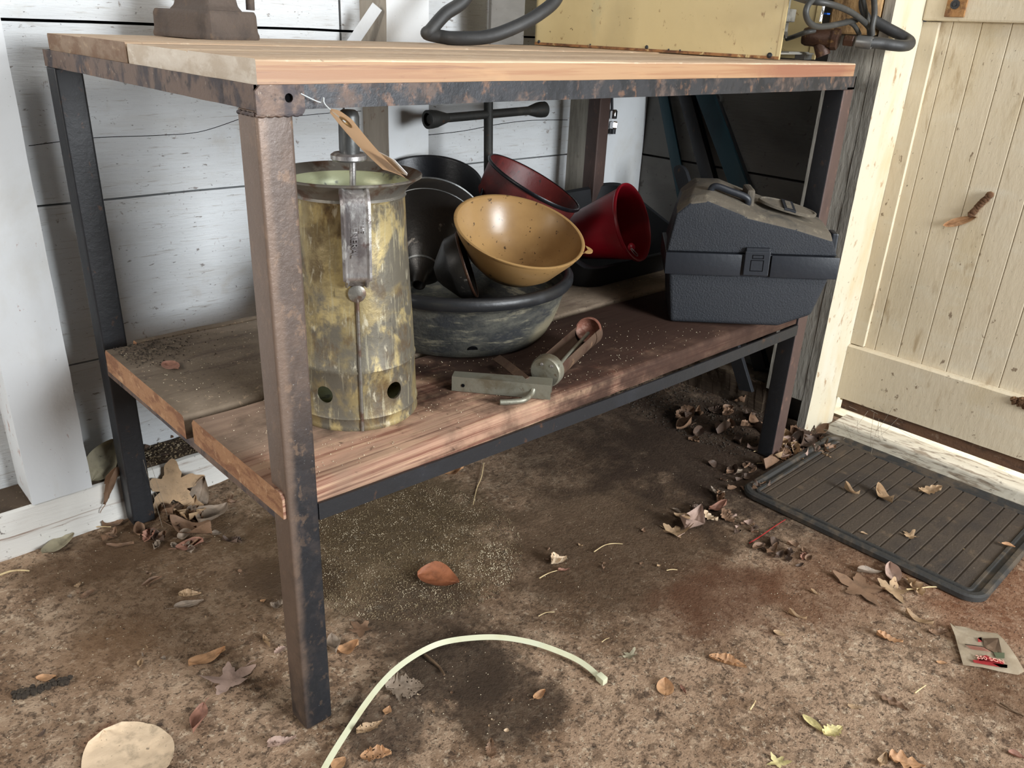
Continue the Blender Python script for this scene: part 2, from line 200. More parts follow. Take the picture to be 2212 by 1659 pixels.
LM = dict(pale=leafmat('pale_tan_leaf', (212, 188, 158)), tan=leafmat('tan_leaf', (168, 140, 108)), brown=leafmat('brown_leaf', (124, 96, 74)), dark=leafmat('dark_brown_leaf', (84, 66, 54)),
          red=leafmat('reddish_leaf', (146, 104, 86)), orange=leafmat('orange_leaf', (178, 136, 98)), grey=leafmat('grey_brown_leaf', (136, 120, 104)), olive=leafmat('olive_grey_leaf', (150, 142, 118)),
          yellow=leafmat('yellow_leaf', (204, 190, 134)), rust=leafmat('rust_orange_leaf', (138, 84, 54)), pink=leafmat('pinkish_tan_leaf', (168, 142, 128)))
# ------------------------------------------------------------------ builders
def wloc(o):
    v = Vector((0, 0, 0))
    while o: v += o.location; o = o.parent
    return v
def link_mesh(name, bm, mats, parent=None, loc=None, smooth=None):
    """mesh given in world coordinates; origin at loc (default: bottom centre for top-level, parent's origin for parts)"""
    if parent is None and loc is None:
        xs = [v.co.x for v in bm.verts]; ys = [v.co.y for v in bm.verts]; zs = [v.co.z for v in bm.verts]
        loc = Vector(((min(xs) + max(xs)) / 2, (min(ys) + max(ys)) / 2, min(zs)))
    org = wloc(parent) if parent is not None else Vector(loc)
    bmesh.ops.recalc_face_normals(bm, faces=bm.faces)
    bmesh.ops.translate(bm, vec=-org, verts=bm.verts)
    me = bpy.data.meshes.new(name); bm.to_mesh(me); bm.free()
    for m in (mats if isinstance(mats, (list, tuple)) else [mats]): me.materials.append(MT[m] if isinstance(m, str) else m)
    o = bpy.data.objects.new(name, me); C.objects.link(o)
    if parent is not None: o.parent = parent
    else: o.location = org
    if smooth is not None:
        for p in me.polygons: p.use_smooth = True
        try: me.set_sharp_from_angle(angle=radians(smooth))
        except Exception: pass
    return o
def tag(o, label, cat, group=None, kind=None):
    o['label'] = label; o['category'] = cat
    if group: o['group'] = group
    if kind: o['kind'] = kind
    return o
def struct(name, bm, mats, smooth=None, loc=None):
    o = link_mesh(name, bm, mats, loc=loc, smooth=smooth); o['kind'] = 'structure'; return o
def thing(name, label, cat, loc, group=None):
    o = bpy.data.objects.new(name, None); C.objects.link(o); o.location = loc; o.empty_display_size = .03
    return tag(o, label, cat, group)
def NB(): return bmesh.new()
def bevel(bm, w, seg=2, edges=None):
    bmesh.ops.bevel(bm, geom=list(edges or bm.edges), offset=w, segments=seg, profile=.6, affect='EDGES', clamp_overlap=True)
def addbox(bm, x0, x1, y0, y1, z0, z1, bev=0, mat=0, M4=None, seg=2):
    t = bmesh.new()
    r = bmesh.ops.create_cube(t, size=1)
    for v in t.verts: v.co = Vector(((x0 + x1) / 2 + v.co.x * (x1 - x0), (y0 + y1) / 2 + v.co.y * (y1 - y0), (z0 + z1) / 2 + v.co.z * (z1 - z0)))
    if bev: bevel(t, bev, seg)
    merge(bm, t, M4, mat)
def merge(bm, t, M4=None, mat=0):
    if M4 is not None: bmesh.ops.transform(t, matrix=M4, verts=t.verts)
    mp = {}
    for v in t.verts: mp[v] = bm.verts.new(v.co)
    for f in t.faces:
        try: g = bm.faces.new([mp[v] for v in f.verts]); g.material_index = mat if mat else f.material_index
        except ValueError: pass
    t.free()
def box(*a, **k): bm = NB(); addbox(bm, *a, **k); return bm
def frame(axis, ref=Vector((0, 0, 1))):
    a = Vector(axis).normalized()
    if abs(a.dot(ref)) > .98: ref = Vector((1, 0, 0))
    x = ref.cross(a).normalized(); y = a.cross(x).normalized(); return x, y, a
def mat4(o, x, y, z): return Matrix(((x[0], y[0], z[0], o[0]), (x[1], y[1], z[1], o[1]), (x[2], y[2], z[2], o[2]), (0, 0, 0, 1)))
def addlathe(bm, prof, c, axis=(0, 0, 1), seg=64, mats=None, a0=0, a1=2 * pi, ref=Vector((0, 0, 1)), wob=0.):
    x, y, a = frame(axis, ref); c = Vector(c); full = abs(a1 - a0 - 2 * pi) < 1e-6
    n = seg if full else seg + 1; rings = []
    for (r, h) in prof:
        if r < 1e-6: rings.append([bm.verts.new(c + a * h)]); continue
        rr = []
        for i in range(n):
            t = a0 + (a1 - a0) * i / seg; q = r * (1 + wob * sin(2 * t + 1) + wob * .6 * sin(3 * t))
            rr.append(bm.verts.new(c + a * h + (x * cos(t) + y * sin(t)) * q))
        rings.append(rr)
    for j in range(len(rings) - 1):
        A, B = rings[j], rings[j + 1]; mi = mats[j] if mats else 0
        for i in range(seg):
            i2 = (i + 1) % n if full else i + 1
            if len(A) == 1 and len(B) == 1: continue
            if len(A) == 1: f = bm.faces.new((A[0], B[i], B[i2]))
            elif len(B) == 1: f = bm.faces.new((A[i], B[0], A[i2]))
            else: f = bm.faces.new((A[i], A[i2], B[i2], B[i]))
            f.material_index = mi
def lathe(*a, **k): bm = NB(); addlathe(bm, *a, **k); return bm
def spline(P, n=8):
    P = [Vector(p) for p in P]; out = []
    for i in range(len(P) - 1):
        p0 = P[max(i - 1, 0)]; p1 = P[i]; p2 = P[i + 1]; p3 = P[min(i + 2, len(P) - 1)]
        for k in range(n):
            t = k / n
            out.append(.5 * ((2 * p1) + (p2 - p0) * t + (2 * p0 - 5 * p1 + 4 * p2 - p3) * t * t + (3 * p1 - p0 - 3 * p2 + p3) * t ** 3))
    out.append(P[-1]); return out
def addtube(bm, P, r, seg=12, cap=True, flat=None, mat=0):
    P = [Vector(p) for p in P]; R = r if isinstance(r, (list, tuple)) else [r] * len(P)
    if len(R) != len(P): R = [R[0] + (R[-1] - R[0]) * i / (len(P) - 1) for i in range(len(P))]
    up = None; rings = []
    for i, p in enumerate(P):
        d = (P[min(i + 1, len(P) - 1)] - P[max(i - 1, 0)]).normalized()
        if up is None: x, y, _ = frame(d); up = y
        x = up.cross(d)
        if x.length < 1e-6: x = frame(d)[0]
        x.normalize(); up = d.cross(x).normalized()
        if flat:                                   # flat = (half width, half thickness, normal)
            nrm = Vector(flat[2]); w = d.cross(nrm).normalized(); nn = w.cross(d).normalized()
            rings.append([bm.verts.new(p + w * a * flat[0] + nn * b * flat[1]) for a, b in ((-1, -1), (1, -1), (1, 1), (-1, 1))])
        else: rings.append([bm.verts.new(p + (x * cos(2 * pi * k / seg) + up * sin(2 * pi * k / seg)) * R[i]) for k in range(seg)])
    for A, B in zip(rings, rings[1:]):
        m = len(A)
        for k in range(m): bm.faces.new((A[k], A[(k + 1) % m], B[(k + 1) % m], B[k])).material_index = mat
    if cap: bm.faces.new(rings[0][::-1]).material_index = mat; bm.faces.new(rings[-1]).material_index = mat
def tube(*a, **k): bm = NB(); addtube(bm, *a, **k); return bm
def addprism(bm, poly, h, M4, bev=0, mat=0):
    t = NB(); a = [t.verts.new((p[0], p[1], 0)) for p in poly]; b = [t.verts.new((p[0], p[1], h)) for p in poly]
    t.faces.new(a[::-1]); t.faces.new(b)
    for i in range(len(a)): j = (i + 1) % len(a); t.faces.new((a[i], a[j], b[j], b[i]))
    bmesh.ops.recalc_face_normals(t, faces=t.faces)
    if bev: bevel(t, bev, 2)
    merge(bm, t, M4, mat)
def prism(*a, **k): bm = NB(); addprism(bm, *a, **k); return bm
def addringplate(bm, w, h, hc, hr, t, M4, seg=32, mat=0):
    """rectangular plate w x h with a round hole"""
    T = NB(); lv = []
    for z in (0, t):
        o = []; i_ = []
        for k in range(seg):
            a = 2 * pi * k / seg; c, s = cos(a), sin(a)
            q = min((w - hc[0] if c > 0 else hc[0]) / max(abs(c), 1e-6), (h - hc[1] if s > 0 else hc[1]) / max(abs(s), 1e-6))
            o.append(T.verts.new((hc[0] + c * q, hc[1] + s * q, z))); i_.append(T.verts.new((hc[0] + c * hr, hc[1] + s * hr, z)))
        lv.append((o, i_))
    for k in range(seg):
        j = (k + 1) % seg
        for o, i_ in lv: T.faces.new((o[k], o[j], i_[j], i_[k]))
        T.faces.new((lv[0][0][k], lv[0][0][j], lv[1][0][j], lv[1][0][k])); T.faces.new((lv[0][1][k], lv[0][1][j], lv[1][1][j], lv[1][1][k]))
    merge(bm, T, M4, mat)
def boolcut(o, cutbm):
    me = bpy.data.meshes.new('c'); bmesh.ops.recalc_face_normals(cutbm, faces=cutbm.faces)
    bmesh.ops.translate(cutbm, vec=-wloc(o), verts=cutbm.verts); cutbm.to_mesh(me); cutbm.free()
    c = bpy.data.objects.new('c', me); C.objects.link(c); c.location = wloc(o)
    md = o.modifiers.new('b', 'BOOLEAN'); md.operation = 'DIFFERENCE'; md.object = c; md.solver = 'EXACT'
    bpy.context.view_layer.update()
    nm = bpy.data.meshes.new_from_object(o.evaluated_get(bpy.context.evaluated_depsgraph_get()))
    o.modifiers.clear(); old = o.data; nm.name = old.name + '_cut'
    if len(nm.polygons) > 4: o.data = nm
    bpy.data.objects.remove(c); bpy.data.meshes.remove(me)
def jitter(bm, amp, sc, axes=(1, 1, 1)):
    for v in bm.verts:
        n = noise.noise_vector(v.co * sc); v.co += Vector((n.x * axes[0], n.y * axes[1], n.z * axes[2])) * amp
def plank(x0, x1, y0, y1, z0f, z1f, nx=30, bev=.003, ends=(0, 0), front=0, side=0, rag=.0006):
    """board along x with heights as functions; materials: 0 top, 1 front edge, 2 ends"""
    bm = NB(); sec = []
    for i in range(nx + 1):
        x = x0 + (x1 - x0) * i / nx; z0, z1 = z0f(x), z1f(x); b = bev
        pts = [(y0, z0 + b * .5), (y0, z1 - b), (y0 + b * .35, z1 - b * .35), (y0 + b, z1), ((y0 + y1) / 2, z1), (y1 - b, z1), (y1, z1 - b), (y1, z0)]
        sec.append([bm.verts.new((x, p[0] + rag * noise.noise(Vector((x * 25, p[0] * 60, 3))), p[1] + rag * noise.noise(Vector((x * 18, p[1] * 90, p[0] * 40))))) for p in pts])
    for A, B in zip(sec, sec[1:]):
        for k in range(8):
            j = (k + 1) % 8; f = bm.faces.new((A[k], A[j], B[j], B[k])); f.material_index = 1 if k in (0,) else (0 if k in (1, 2, 3, 4, 5) else 1)
    for s in (sec[0][::-1], sec[-1]): bm.faces.new(s).material_index = 2
    return bm
# ================================================================== SETTING
# floor: gently uneven concrete with heaped dirt along the sills
nx, ny = 150, 120; bm = NB(); g = []
def fz(x, y):
    z = .0016 * noise.noise(Vector((x * 6, y * 6, 0))) + .0007 * noise.noise(Vector((x * 30, y * 30, 2)))
    if y > .5 and x > .05: z += .022 * max(0, min(1, (y - .5) / .15)) * (.6 + .4 * noise.noise(Vector((x * 9, y * 9, 5))))
    if x > 1.2 and y > .1: z += .020 * max(0, min(1, (x - 1.2) / .13)) * (.6 + .4 * noise.noise(Vector((x * 9, y * 9, 8))))
    for lx, ly in ((.019, .019), (1.178, .019), (.019, .629), (1.178, .607)):
        pass
    return z - .0014
for i in range(nx + 1):
    g.append([])
    for j in range(ny + 1):
        x = -.9 + 2.42 * i / nx; y = -.95 + 1.75 * j / ny; g[i].append(bm.verts.new((x, y, fz(x, y) if x < 1.40 else -.012)))
for i in range(nx):
    for j in range(ny): bm.faces.new((g[i][j], g[i + 1][j], g[i + 1][j + 1], g[i][j + 1]))
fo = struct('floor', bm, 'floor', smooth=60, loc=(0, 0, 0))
struct('floor_outside', box(1.52, 3.2, -1.4, .9, -.03, -.006), 'ground')
# back wall: horizontal siding boards with gaps
bm = NB()
rows = [(-.02, .2785), (.2815, .558), (.5615, .834), (.8385, 1.11), (1.113, 1.4)]
for a, b in rows:
    for (x0, x1) in ((-1.0, .5525), (.5575, 1.44)):
        nseg = 24; s = []
        for i in range(nseg + 1):
            x = x0 + (x1 - x0) * i / nseg; w = .0012 * noise.noise(Vector((x * 7, a * 9, 1))); w2 = .0012 * noise.noise(Vector((x * 7, b * 9, 1)))
            s.append([bm.verts.new(p) for p in ((x, .740, a + w), (x, .740, b + w2), (x, .762, b + w2), (x, .762, a + w))])
        for A, B in zip(s, s[1:]):
            for k in range(4): bm.faces.new((A[k], A[(k + 1) % 4], B[(k + 1) % 4], B[k]))
        bm.faces.new(s[0]); bm.faces.new(s[-1])
addbox(bm, -1.0, 1.44, .768, .78, -.02, 1.4, mat=1)
# hairline cracks as thin dark grooves
def crack(P, w=.0007):
    addtube(bm, spline(P, 6), w, seg=5, mat=1)
crack([ay(62, 315, .7398), ay(200, 298, .7398), ay(330, 293, .7398), ay(430, 285, .7398), ay(515, 258, .7398)], .0006)
crack([ay(640, 251, .7398), ay(735, 242, .7398), ay(780, 240, .7398)], .0006)
crack([ay(922, 292, .7398), ay(1000, 283, .7398), ay(1080, 268, .7398), ay(1150, 260, .7398), ay(1226, 259, .7398)], .0008)
struct('wall_back', bm, ['siding', 'hole'], loc=(0, .74, 0))
# right wall: dark bare siding behind the bench end
bm = NB()
for a, b in ((-.02, .277), (.281, .556), (.561, .834), (.839, 1.11), (1.113, 1.4)): addbox(bm, 1.42, 1.442, .06, .742, a, b, .001)
addbox(bm, 1.446, 1.456, .05, .77, -.02, 1.4, mat=1)
struct('wall_right', bm, ['rwall', 'hole'])
# studs and posts
def post(n, x0, x1, y0, y1, z0, z1, front, side, ny=1):
    bm = NB(); nz = 30; s = []
    for i in range(nz + 1):
        z = z0 + (z1 - z0) * i / nz; j = lambda k: .0012 * noise.noise(Vector((k * 9.1, z * 22, k)))
        s.append([bm.verts.new(p) for p in ((x0 + j(1), y0 + j(2) * .4, z), (x1 + j(3), y0 + j(4) * .4, z), (x1, y1, z), (x0, y1, z))])
    for A, B in zip(s, s[1:]):
        for k in range(4): bm.faces.new((A[k], A[(k + 1) % 4], B[(k + 1) % 4], B[k])).material_index = 0 if k == 0 else 1
    bm.faces.new(s[0]); bm.faces.new(s[-1]); return struct('trim_%d' % n, bm, [front, side])
post(1, -.141, -.046, .650, .7405, .083, 1.4, 'stud', 'studpink')
post(2, .600, .700, .650, .7405, .083, 1.4, 'stud', 'studside')
post(3, 1.220, 1.417, .650, .7405, .080, 1.4, 'stud', 'grey')
# corner post by the door: bare grey side with a painted front trim
post(4, 1.3235, 1.4195, .0345, .128, .085, .87, 'grey', 'grey')
bm = NB(); s = []
for i in range(41):
    z = .0 + 1.4 * i / 40; j = lambda k: .0022 * noise.noise(Vector((k * 9.1, z * 30, k)))
    xl = 1.322 + j(1) + max(0, (.10 - z)) * -.02; s.append([bm.verts.new(p) for p in ((xl, .012, z), (1.452 + j(2), .006, z), (1.452, .033, z), (xl + .001, .033, z))])
for A, B in zip(s, s[1:]):
    for k in range(4): bm.faces.new((A[k], A[(k + 1) % 4], B[(k + 1) % 4], B[k])).material_index = 1 if k == 3 else 0
bm.faces.new(s[0]); bm.faces.new(s[-1]); struct('trim_5', bm, ['creampost', 'grey'])
# upper continuation of the grey post, rough and yellowed above the bench
bm = box(1.30, 1.4195, .036, .128, .871, 1.4, .004); struct('trim_6', bm, 'rawwood')
# sills
def sill(name, x0, x1, y0, y1, z0, z1, mats, amp, n=60, along='x', rag=0.):
    bm = NB(); s = []
    for i in range(n + 1):
        t = i / n; 
        def q(a, z, k): nn = noise.noise_vector(Vector((t * 30 + k, a * 30, z * 50))); return amp * nn
        if along == 'x':
            x = x0 + (x1 - x0) * t; P = [(x, y0 - .004, z0), (x, y0, (z0 + z1) / 2), (x, y0 + .001, z1 - .003), (x, y0 + .006, z1), (x, (y0 + y1) / 2, z1 - .002), (x, y1, z1), (x, y1, z0)]
        else:
            y = y0 + (y1 - y0) * t; P = [(x0 - .004, y, z0), (x0, y, (z0 + z1) / 2), (x0 + .001, y, z1 - .003), (x0 + .006, y, z1), ((x0 + x1) / 2, y, z1 - .002), (x1, y, z1), (x1, y, z0)]
        s.append([bm.verts.new(Vector(p) + (q(p[0] + p[1], p[2], k) if k < 5 else Vector((0, 0, 0)))) for k, p in enumerate(P)])
    for A, B in zip(s, s[1:]):
        for k in range(7): bm.faces.new((A[k], A[(k + 1) % 7], B[(k + 1) % 7], B[k])).material_index = 0 if k in (0, 1, 2) else 1
    bm.faces.new(s[0]); bm.faces.new(s[-1]); return struct(name, bm, mats, smooth=50)
sill('baseboard_back', -1.0, 1.33, .650, .7395, -.01, .083, ['sill', 'rot'], .002)
sill('baseboard_right', 1.335, 1.419, .134, .648, -.01, .088, ['rot', 'rot'], .008, along='y')
# door
bm = NB()
DX = 1.462
for k in range(20):                       # tongue and groove boards
    y1 = .004 - k * .0535; addbox(bm, DX, DX + .018, y1 - .0530, y1, .06, 1.4, .0018)
struct('door_1', bm, 'door', loc=(DX, 0, 0)); door = bpy.data.objects['door_1']
bm = NB(); n = 50; s = []
for i in range(n + 1):
    y = .006 - 1.08 * i / n; w = .0015 * noise.noise(Vector((y * 20, 1, 1))); zb = .072 + .012 * (i / n) + w
    s.append([bm.verts.new(p) for p in ((1.444, y, zb), (1.444, y, .203 + w), (1.450, y, .207 + w), (1.4615, y, .207), (1.4615, y, zb))])
for A, B in zip(s, s[1:]):
    for k in range(5): bm.faces.new((A[k], A[(k + 1) % 5], B[(k + 1) % 5], B[k]))
bm.faces.new(s[0]); bm.faces.new(s[-1])
link_mesh('door_bottom_rail', bm, 'door', door)
link_mesh('door_top_rail', box(1.444, 1.4615, -1.08, .006, .903, 1.05, .004), 'door', door)
bm = box(1.448, 1.4615, -1.08, -.008, .046, .0745, .001); jitter(bm, .004, 40, (0, 0, 1)); o = link_mesh('bare_lower_edge', bm, 'doorlow', door); o['label'] = 'unpainted brown lower edge of the door'
bm = NB()      # rotten notch in the bottom rail at the right
for k in range(26):
    a = random.random() * 2 * pi; r = random.random(); addlathe(bm, [(0, -.004), (.007, -.002), (.006, .003), (0, .004)], (1.4435, -.372 + .022 * r * cos(a), .195 + .014 * r * sin(a)), (random.random(), random.random(), random.random()), 6)
o = link_mesh('rotten_patch', bm, 'mud', door); o['label'] = 'dark crumbling rot on the bottom rail'
p = ax(2066, 10, 1.443)
bm = NB(); addbox(bm, 1.439, 1.4438, p.y - .020, p.y + .017, p.z - .022, p.z + .04, .001); lp = link_mesh('latch_plate', bm, 'rustplate', door); lp['label'] = 'small rusted latch plate'
link_mesh('bolt', lathe([(.007, 0), (.0085, .002), (.0085, .004), (.0055, .004), (.0055, .003), (.003, .003), (.003, .006), (0, .006)], (1.439, p.y, p.z), (-1, 0, 0), 24), 'steeldark', lp)
# jamb strip between post and door
struct('trim_7', box(1.4525, 1.4630, -.026, .032, .209, .901, .001), 'door')
bm = box(1.385, 1.515, -1.1, .0, -.008, .006, .002); 
bmesh.ops.subdivide_edges(bm, edges=[e for e in bm.edges if e.calc_length() > .5], cuts=60, use_grid_fill=True); jitter(bm, .0035, 60, (1, 0, .5))
struct('trim_8', bm, 'threshold')
# ================================================================== WORKBENCH
BW, BD, LW, BH, RH = 1.1975, .6478, .0384, .80, .0225
DR = .626                     # rear right corner sits slightly forward
bench = thing('workbench', 'long workbench with rusty black steel legs, thick plank top and plank lower shelf', 'workbench', (0, 0, 0))
def leg(x0, y0, mat, rot=0):
    bm = box(x0, x0 + LW, y0, y0 + LW, .0005, BH - RH, .0035, seg=3)
    bmesh.ops.subdivide_edges(bm, edges=[e for e in bm.edges if e.calc_length() > .5], cuts=20)
    return link_mesh('leg', bm, mat, bench, smooth=40)
# front left leg is rustier towards its top
l1 = leg(0, 0, ['steelleg', 'steelleg']); l1['label'] = 'front left leg, rusty at the top and speckled white'
leg(0, BD - LW, 'steeldark'); l3 = leg(BW - LW, 0, ['steelred', 'steeldark']); l4 = leg(BW - LW, DR - LW, 'steelred')
for f in l1.data.polygons:
    if f.normal.x < -.5: f.material_index = 1
for f in l3.data.polygons:  # left face painted dark for the shade it stands in
    if f.normal.x < -.8: f.material_index = 1
def Lrail(p0, p1, inward, z0, z1, mat, name='frame_rail', w=.028, t=.0035, sag=0., n=24, parent=None):
    """angle iron: vertical flange z0..z1 on the outside, horizontal flange inward at the bottom"""
    p0 = Vector(p0); p1 = Vector(p1); inw = Vector(inward); bm = NB(); s = []
    for i in range(n + 1):
        q = i / n; p = p0.lerp(p1, q); d = -sag * sin(pi * q) + .0006 * noise.noise(Vector((q * 14, z0[0], 1)))
        a0 = (z0[0] + (z0[1] - z0[0]) * q) + d; a1 = (z1[0] + (z1[1] - z1[0]) * q) + d
        prof = [(0, a0), (0, a1), (t, a1), (t, a0 + t), (w, a0 + t), (w, a0)]
        s.append([bm.verts.new((p.x + inw.x * o, p.y + inw.y * o, z)) for o, z in prof])
    for A, B in zip(s, s[1:]):
        for k in range(6): bm.faces.new((A[k], A[(k + 1) % 6], B[(k + 1) % 6], B[k]))
    bm.faces.new(s[0]); bm.faces.new(s[-1]); return link_mesh(name, bm, mat, bench, smooth=30)
zt = (BH - RH, BH - RH); zT = (BH, BH)
Lrail((0, 0, 0), (BW, 0, 0), (0, 1, 0), zt, zT, 'steel')
Lrail((-.0004, BD, 0), (-.0004, 0, 0), (1, 0, 0), zt, zT, 'steelrust')
Lrail((0, BD, 0), (BW, DR, 0), (0, -1, 0), zt, zT, 'steeldark')
Lrail((BW, 0, 0), (BW, DR, 0), (-1, 0, 0), zt, zT, 'steeldark')
HS, HR, HB = .3354, .318, .322
Lrail((LW, -.0002, 0), (BW - LW + .002, -.0002, 0), (0, 1, 0), (HS - .0225, HR - .0225), (HS, HR), 'steeldark', 'shelf_rail', sag=.005)
Lrail((.0005, BD - LW, 0), (.0005, LW - .003, 0), (1, 0, 0), (HB - .0225, HS - .0225), (HB, HS), 'steelrust', 'shelf_rail')
Lrail((LW, BD - .003, 0), (BW - LW, DR - .003, 0), (0, -1, 0), (HB - .0225, HR - .0225), (HB, HR), 'steeldark', 'shelf_rail')
Lrail((BW - .001, LW, 0), (BW - .001, DR - LW, 0), (-1, 0, 0), (HR - .0225, HR - .0225), (HR, HR), 'steeldark', 'shelf_rail')
# corner plate with its bolt hole, and a weld bead
bm = NB(); addringplate(bm, .050, .0262, (.0335, .0145), .0042, .0032, Matrix.Translation((-.0006, -.0008, BH - .0262)) @ Matrix.Rotation(radians(90), 4, 'X'))
cp = link_mesh('corner_plate', bm, 'steelrust', bench); cp['label'] = 'rusty brown corner plate with a dark bolt hole'
link_mesh('hole_backing', box(.028, .039, -.0004, .0002, BH - .018, BH - .006), 'hole', cp)
bm = NB(); addtube(bm, [(i * .0024 - .001, -.0012, BH - .0270 + .0006 * sin(i * 1.7)) for i in range(21)], .0020, 8)
addtube(bm, [(-.0010, i * .0024, BH - .0262 + .0006 * sin(i * 1.7)) for i in range(15)], .002, 8); link_mesh('weld_bead', bm, 'steelrust', bench, smooth=60)
# top planks
ys = [.0058, .158, .332, .494, .6472]; TT = BH + .0218
for k in range(4):
    dz = [0, -.0006, .0008, -.0004][k]
    fr = 'topedge' if k == 0 else 'topdust'; en = 'endpale' if k < 2 else 'endbrown'
    yb = ys[k + 1] - .0012 if k < 3 else .628
    o = link_mesh('top_plank', plank(.007 + [0, .001, 0, .002][k], 1.1955, ys[k] + (.0004 if k else 0), yb if k < 3 else .6472 - .0, lambda x: BH - RH + .004, lambda x, d=dz: TT + d, bev=.0022, rag=.0005), ['topdust', fr, en], bench, smooth=30)
# shelf planks
def shz(x): return .3625 - .0085 * x / 1.2
def shb(x): return shz(x) - .0375
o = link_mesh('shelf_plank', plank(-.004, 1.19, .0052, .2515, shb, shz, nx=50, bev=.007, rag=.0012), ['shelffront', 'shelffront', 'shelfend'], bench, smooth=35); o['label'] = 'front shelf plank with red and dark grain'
o = link_mesh('shelf_plank', plank(-.010, 1.19, .262, .566, shb, shz, nx=50, bev=.006, rag=.0012), ['shelftop', 'shelftop', 'shelfend'], bench, smooth=35); o['label'] = 'rear shelf plank covered in grey dust'
o = link_mesh('shelf_plank', plank(.042, 1.155, .570, .590, lambda x: shb(x), lambda x: shz(x) - .002, nx=50, bev=.004, rag=.0015), ['shelftop', 'shelftop', 'shelfend'], bench, smooth=35); o['label'] = 'narrow dusty rear shelf strip'
# ================================================================== TAG
p0 = Vector((.0335, -.004, BH - .012)); a = ay(704, 230, -.014); b = ay(736, 230, -.052); c_ = ay(868, 373.5, -.060); d_ = ay(822, 361, -.010)
tg = thing('hang_tag', 'manila card tag hanging by a thin string from the front left corner of the bench', 'tag', (a + c_) / 2)
u_ = ((d_ - a) + (c_ - b)).normalized(); w_ = ((b - a) + (c_ - d_)).normalized(); n_ = u_.cross(w_).normalized(); w_ = n_.cross(u_).normalized()
Lt = ((d_ - a).length + (c_ - b).length) / 2; Wt = ((b - a).length + (c_ - d_).length) / 2
Mt = mat4(a, u_, w_, n_)
poly = [(0, .26 * Wt), (.07 * Lt, 0), (Lt, 0), (Lt * 1.0, Wt), (.07 * Lt, Wt), (0, .74 * Wt)]
bm = NB(); vs = []
NL, NWn = 24, 10
for i in range(NL + 1):
    row = []
    for j in range(NWn + 1):
        s_ = i / NL; x = Lt * s_; inset = max(0, (.07 - s_) / .07) * .26 * Wt; y = inset + (Wt - 2 * inset) * j / NWn
        row.append(bm.verts.new((x, y, .0022 * sin(s_ * pi) + .0008 * ((j / NWn - .5) ** 2) * 4)))
    vs.append(row)
hc = Vector((.16 * Lt, .5 * Wt, 0))
for i in range(NL):
    for j in range(NWn):
        m_ = sum((v.co for v in (vs[i][j], vs[i + 1][j], vs[i + 1][j + 1], vs[i][j + 1])), Vector()) / 4
        if (Vector((m_.x, m_.y, 0)) - hc).length > .0035: bm.faces.new((vs[i][j], vs[i + 1][j], vs[i + 1][j + 1], vs[i][j + 1]))
bmesh.ops.solidify(bm, geom=bm.faces[:], thickness=.0005); bmesh.ops.transform(bm, matrix=Mt, verts=bm.verts)
link_mesh('card', bm, 'tagcard', tg, smooth=40)
link_mesh('eyelet', lathe([(.0072, 0), (.0075, .0007), (.005, .001), (.0035, .0008), (.0034, -.0006)], Mt @ Vector((.16 * Lt, .5 * Wt, .0014)), n_, 28), 'tan', tg)
bm = NB()
addprism(bm, [(.62 * Lt, Wt * .30), (.97 * Lt, Wt * .34), (.985 * Lt, Wt * 1.02), (.93 * Lt, Wt * 1.16), (.72 * Lt, Wt * 1.12)], .0004, Mt @ Matrix.Translation((0, 0, -.002))); link_mesh('backing_slip', bm, 'paper', tg)
pe = Mt @ Vector((.16 * Lt, .5 * Wt, .002)); link_mesh('string', tube(spline([p0 + Vector((.012, .0, .004)), p0 + Vector((.03, -.004, -.004)), (p0 + a) / 2 + Vector((.016, -.002, .004)), a + Vector((0, 0, .001)), pe], 6), .0006, 6), 'string', tg)
# ================================================================== OIL CAN
CC = Vector((.193, .155, shz(.193)))
can = thing('oil_can', 'tall brassy galvanised oil measure with flared rim, strap handle and vent holes', 'oil can', CC)
prof = [(0, .001), (.080, .001), (.083, .0), (.0845, .003), (.0835, .006), (.0835, .016), (.0848, .018), (.0835, .021), (.0822, .050), (.0812, .080), (.0826, .083), (.0812, .086), (.0792, .13), (.0762, .18), (.0728, .24), (.0706, .294), (.0724, .297), (.0706, .300),
        (.0722, .303), (.0790, .311), (.0900, .3185), (.0922, .3195), (.0926, .3215), (.0912, .3225), (.0885, .320), (.0775, .3115), (.0710, .304), (.0690, .294), (.0715, .24), (.078, .13), (.0798, .06), (.0798, .012), (0, .012)]
mats = [0] * 16 + [1] * 9 + [2] * 8
body = link_mesh('body', lathe(prof, CC, seg=96, mats=mats[:len(prof) - 1], wob=.003), ['canbrass', 'canrim', 'canin'], can, smooth=50)
dc = Vector((-.53, -.848, 0)); dc = Matrix.Rotation(radians(4), 3, 'Z') @ dc; rt = Vector((-dc.y, dc.x, 0)) * -1
rt = Vector((.85, -.53, 0)) if rt.dot(Vector((1, 0, 0))) < 0 else rt
rt = dc.cross(Vector((0, 0, 1))) * -1 if dc.cross(Vector((0, 0, 1))).dot(Vector((.7, -.7, 0))) < 0 else dc.cross(Vector((0, 0, 1)))
cut = NB()
for ang in (-34, 33): 
    q = Matrix.Rotation(radians(ang), 3, 'Z') @ dc
    addlathe(cut, [(0, .07), (.0118, .07), (.0118, .1), (0, .1)], CC + Vector((0, 0, .050)), q, 28)
boolcut(body, cut)
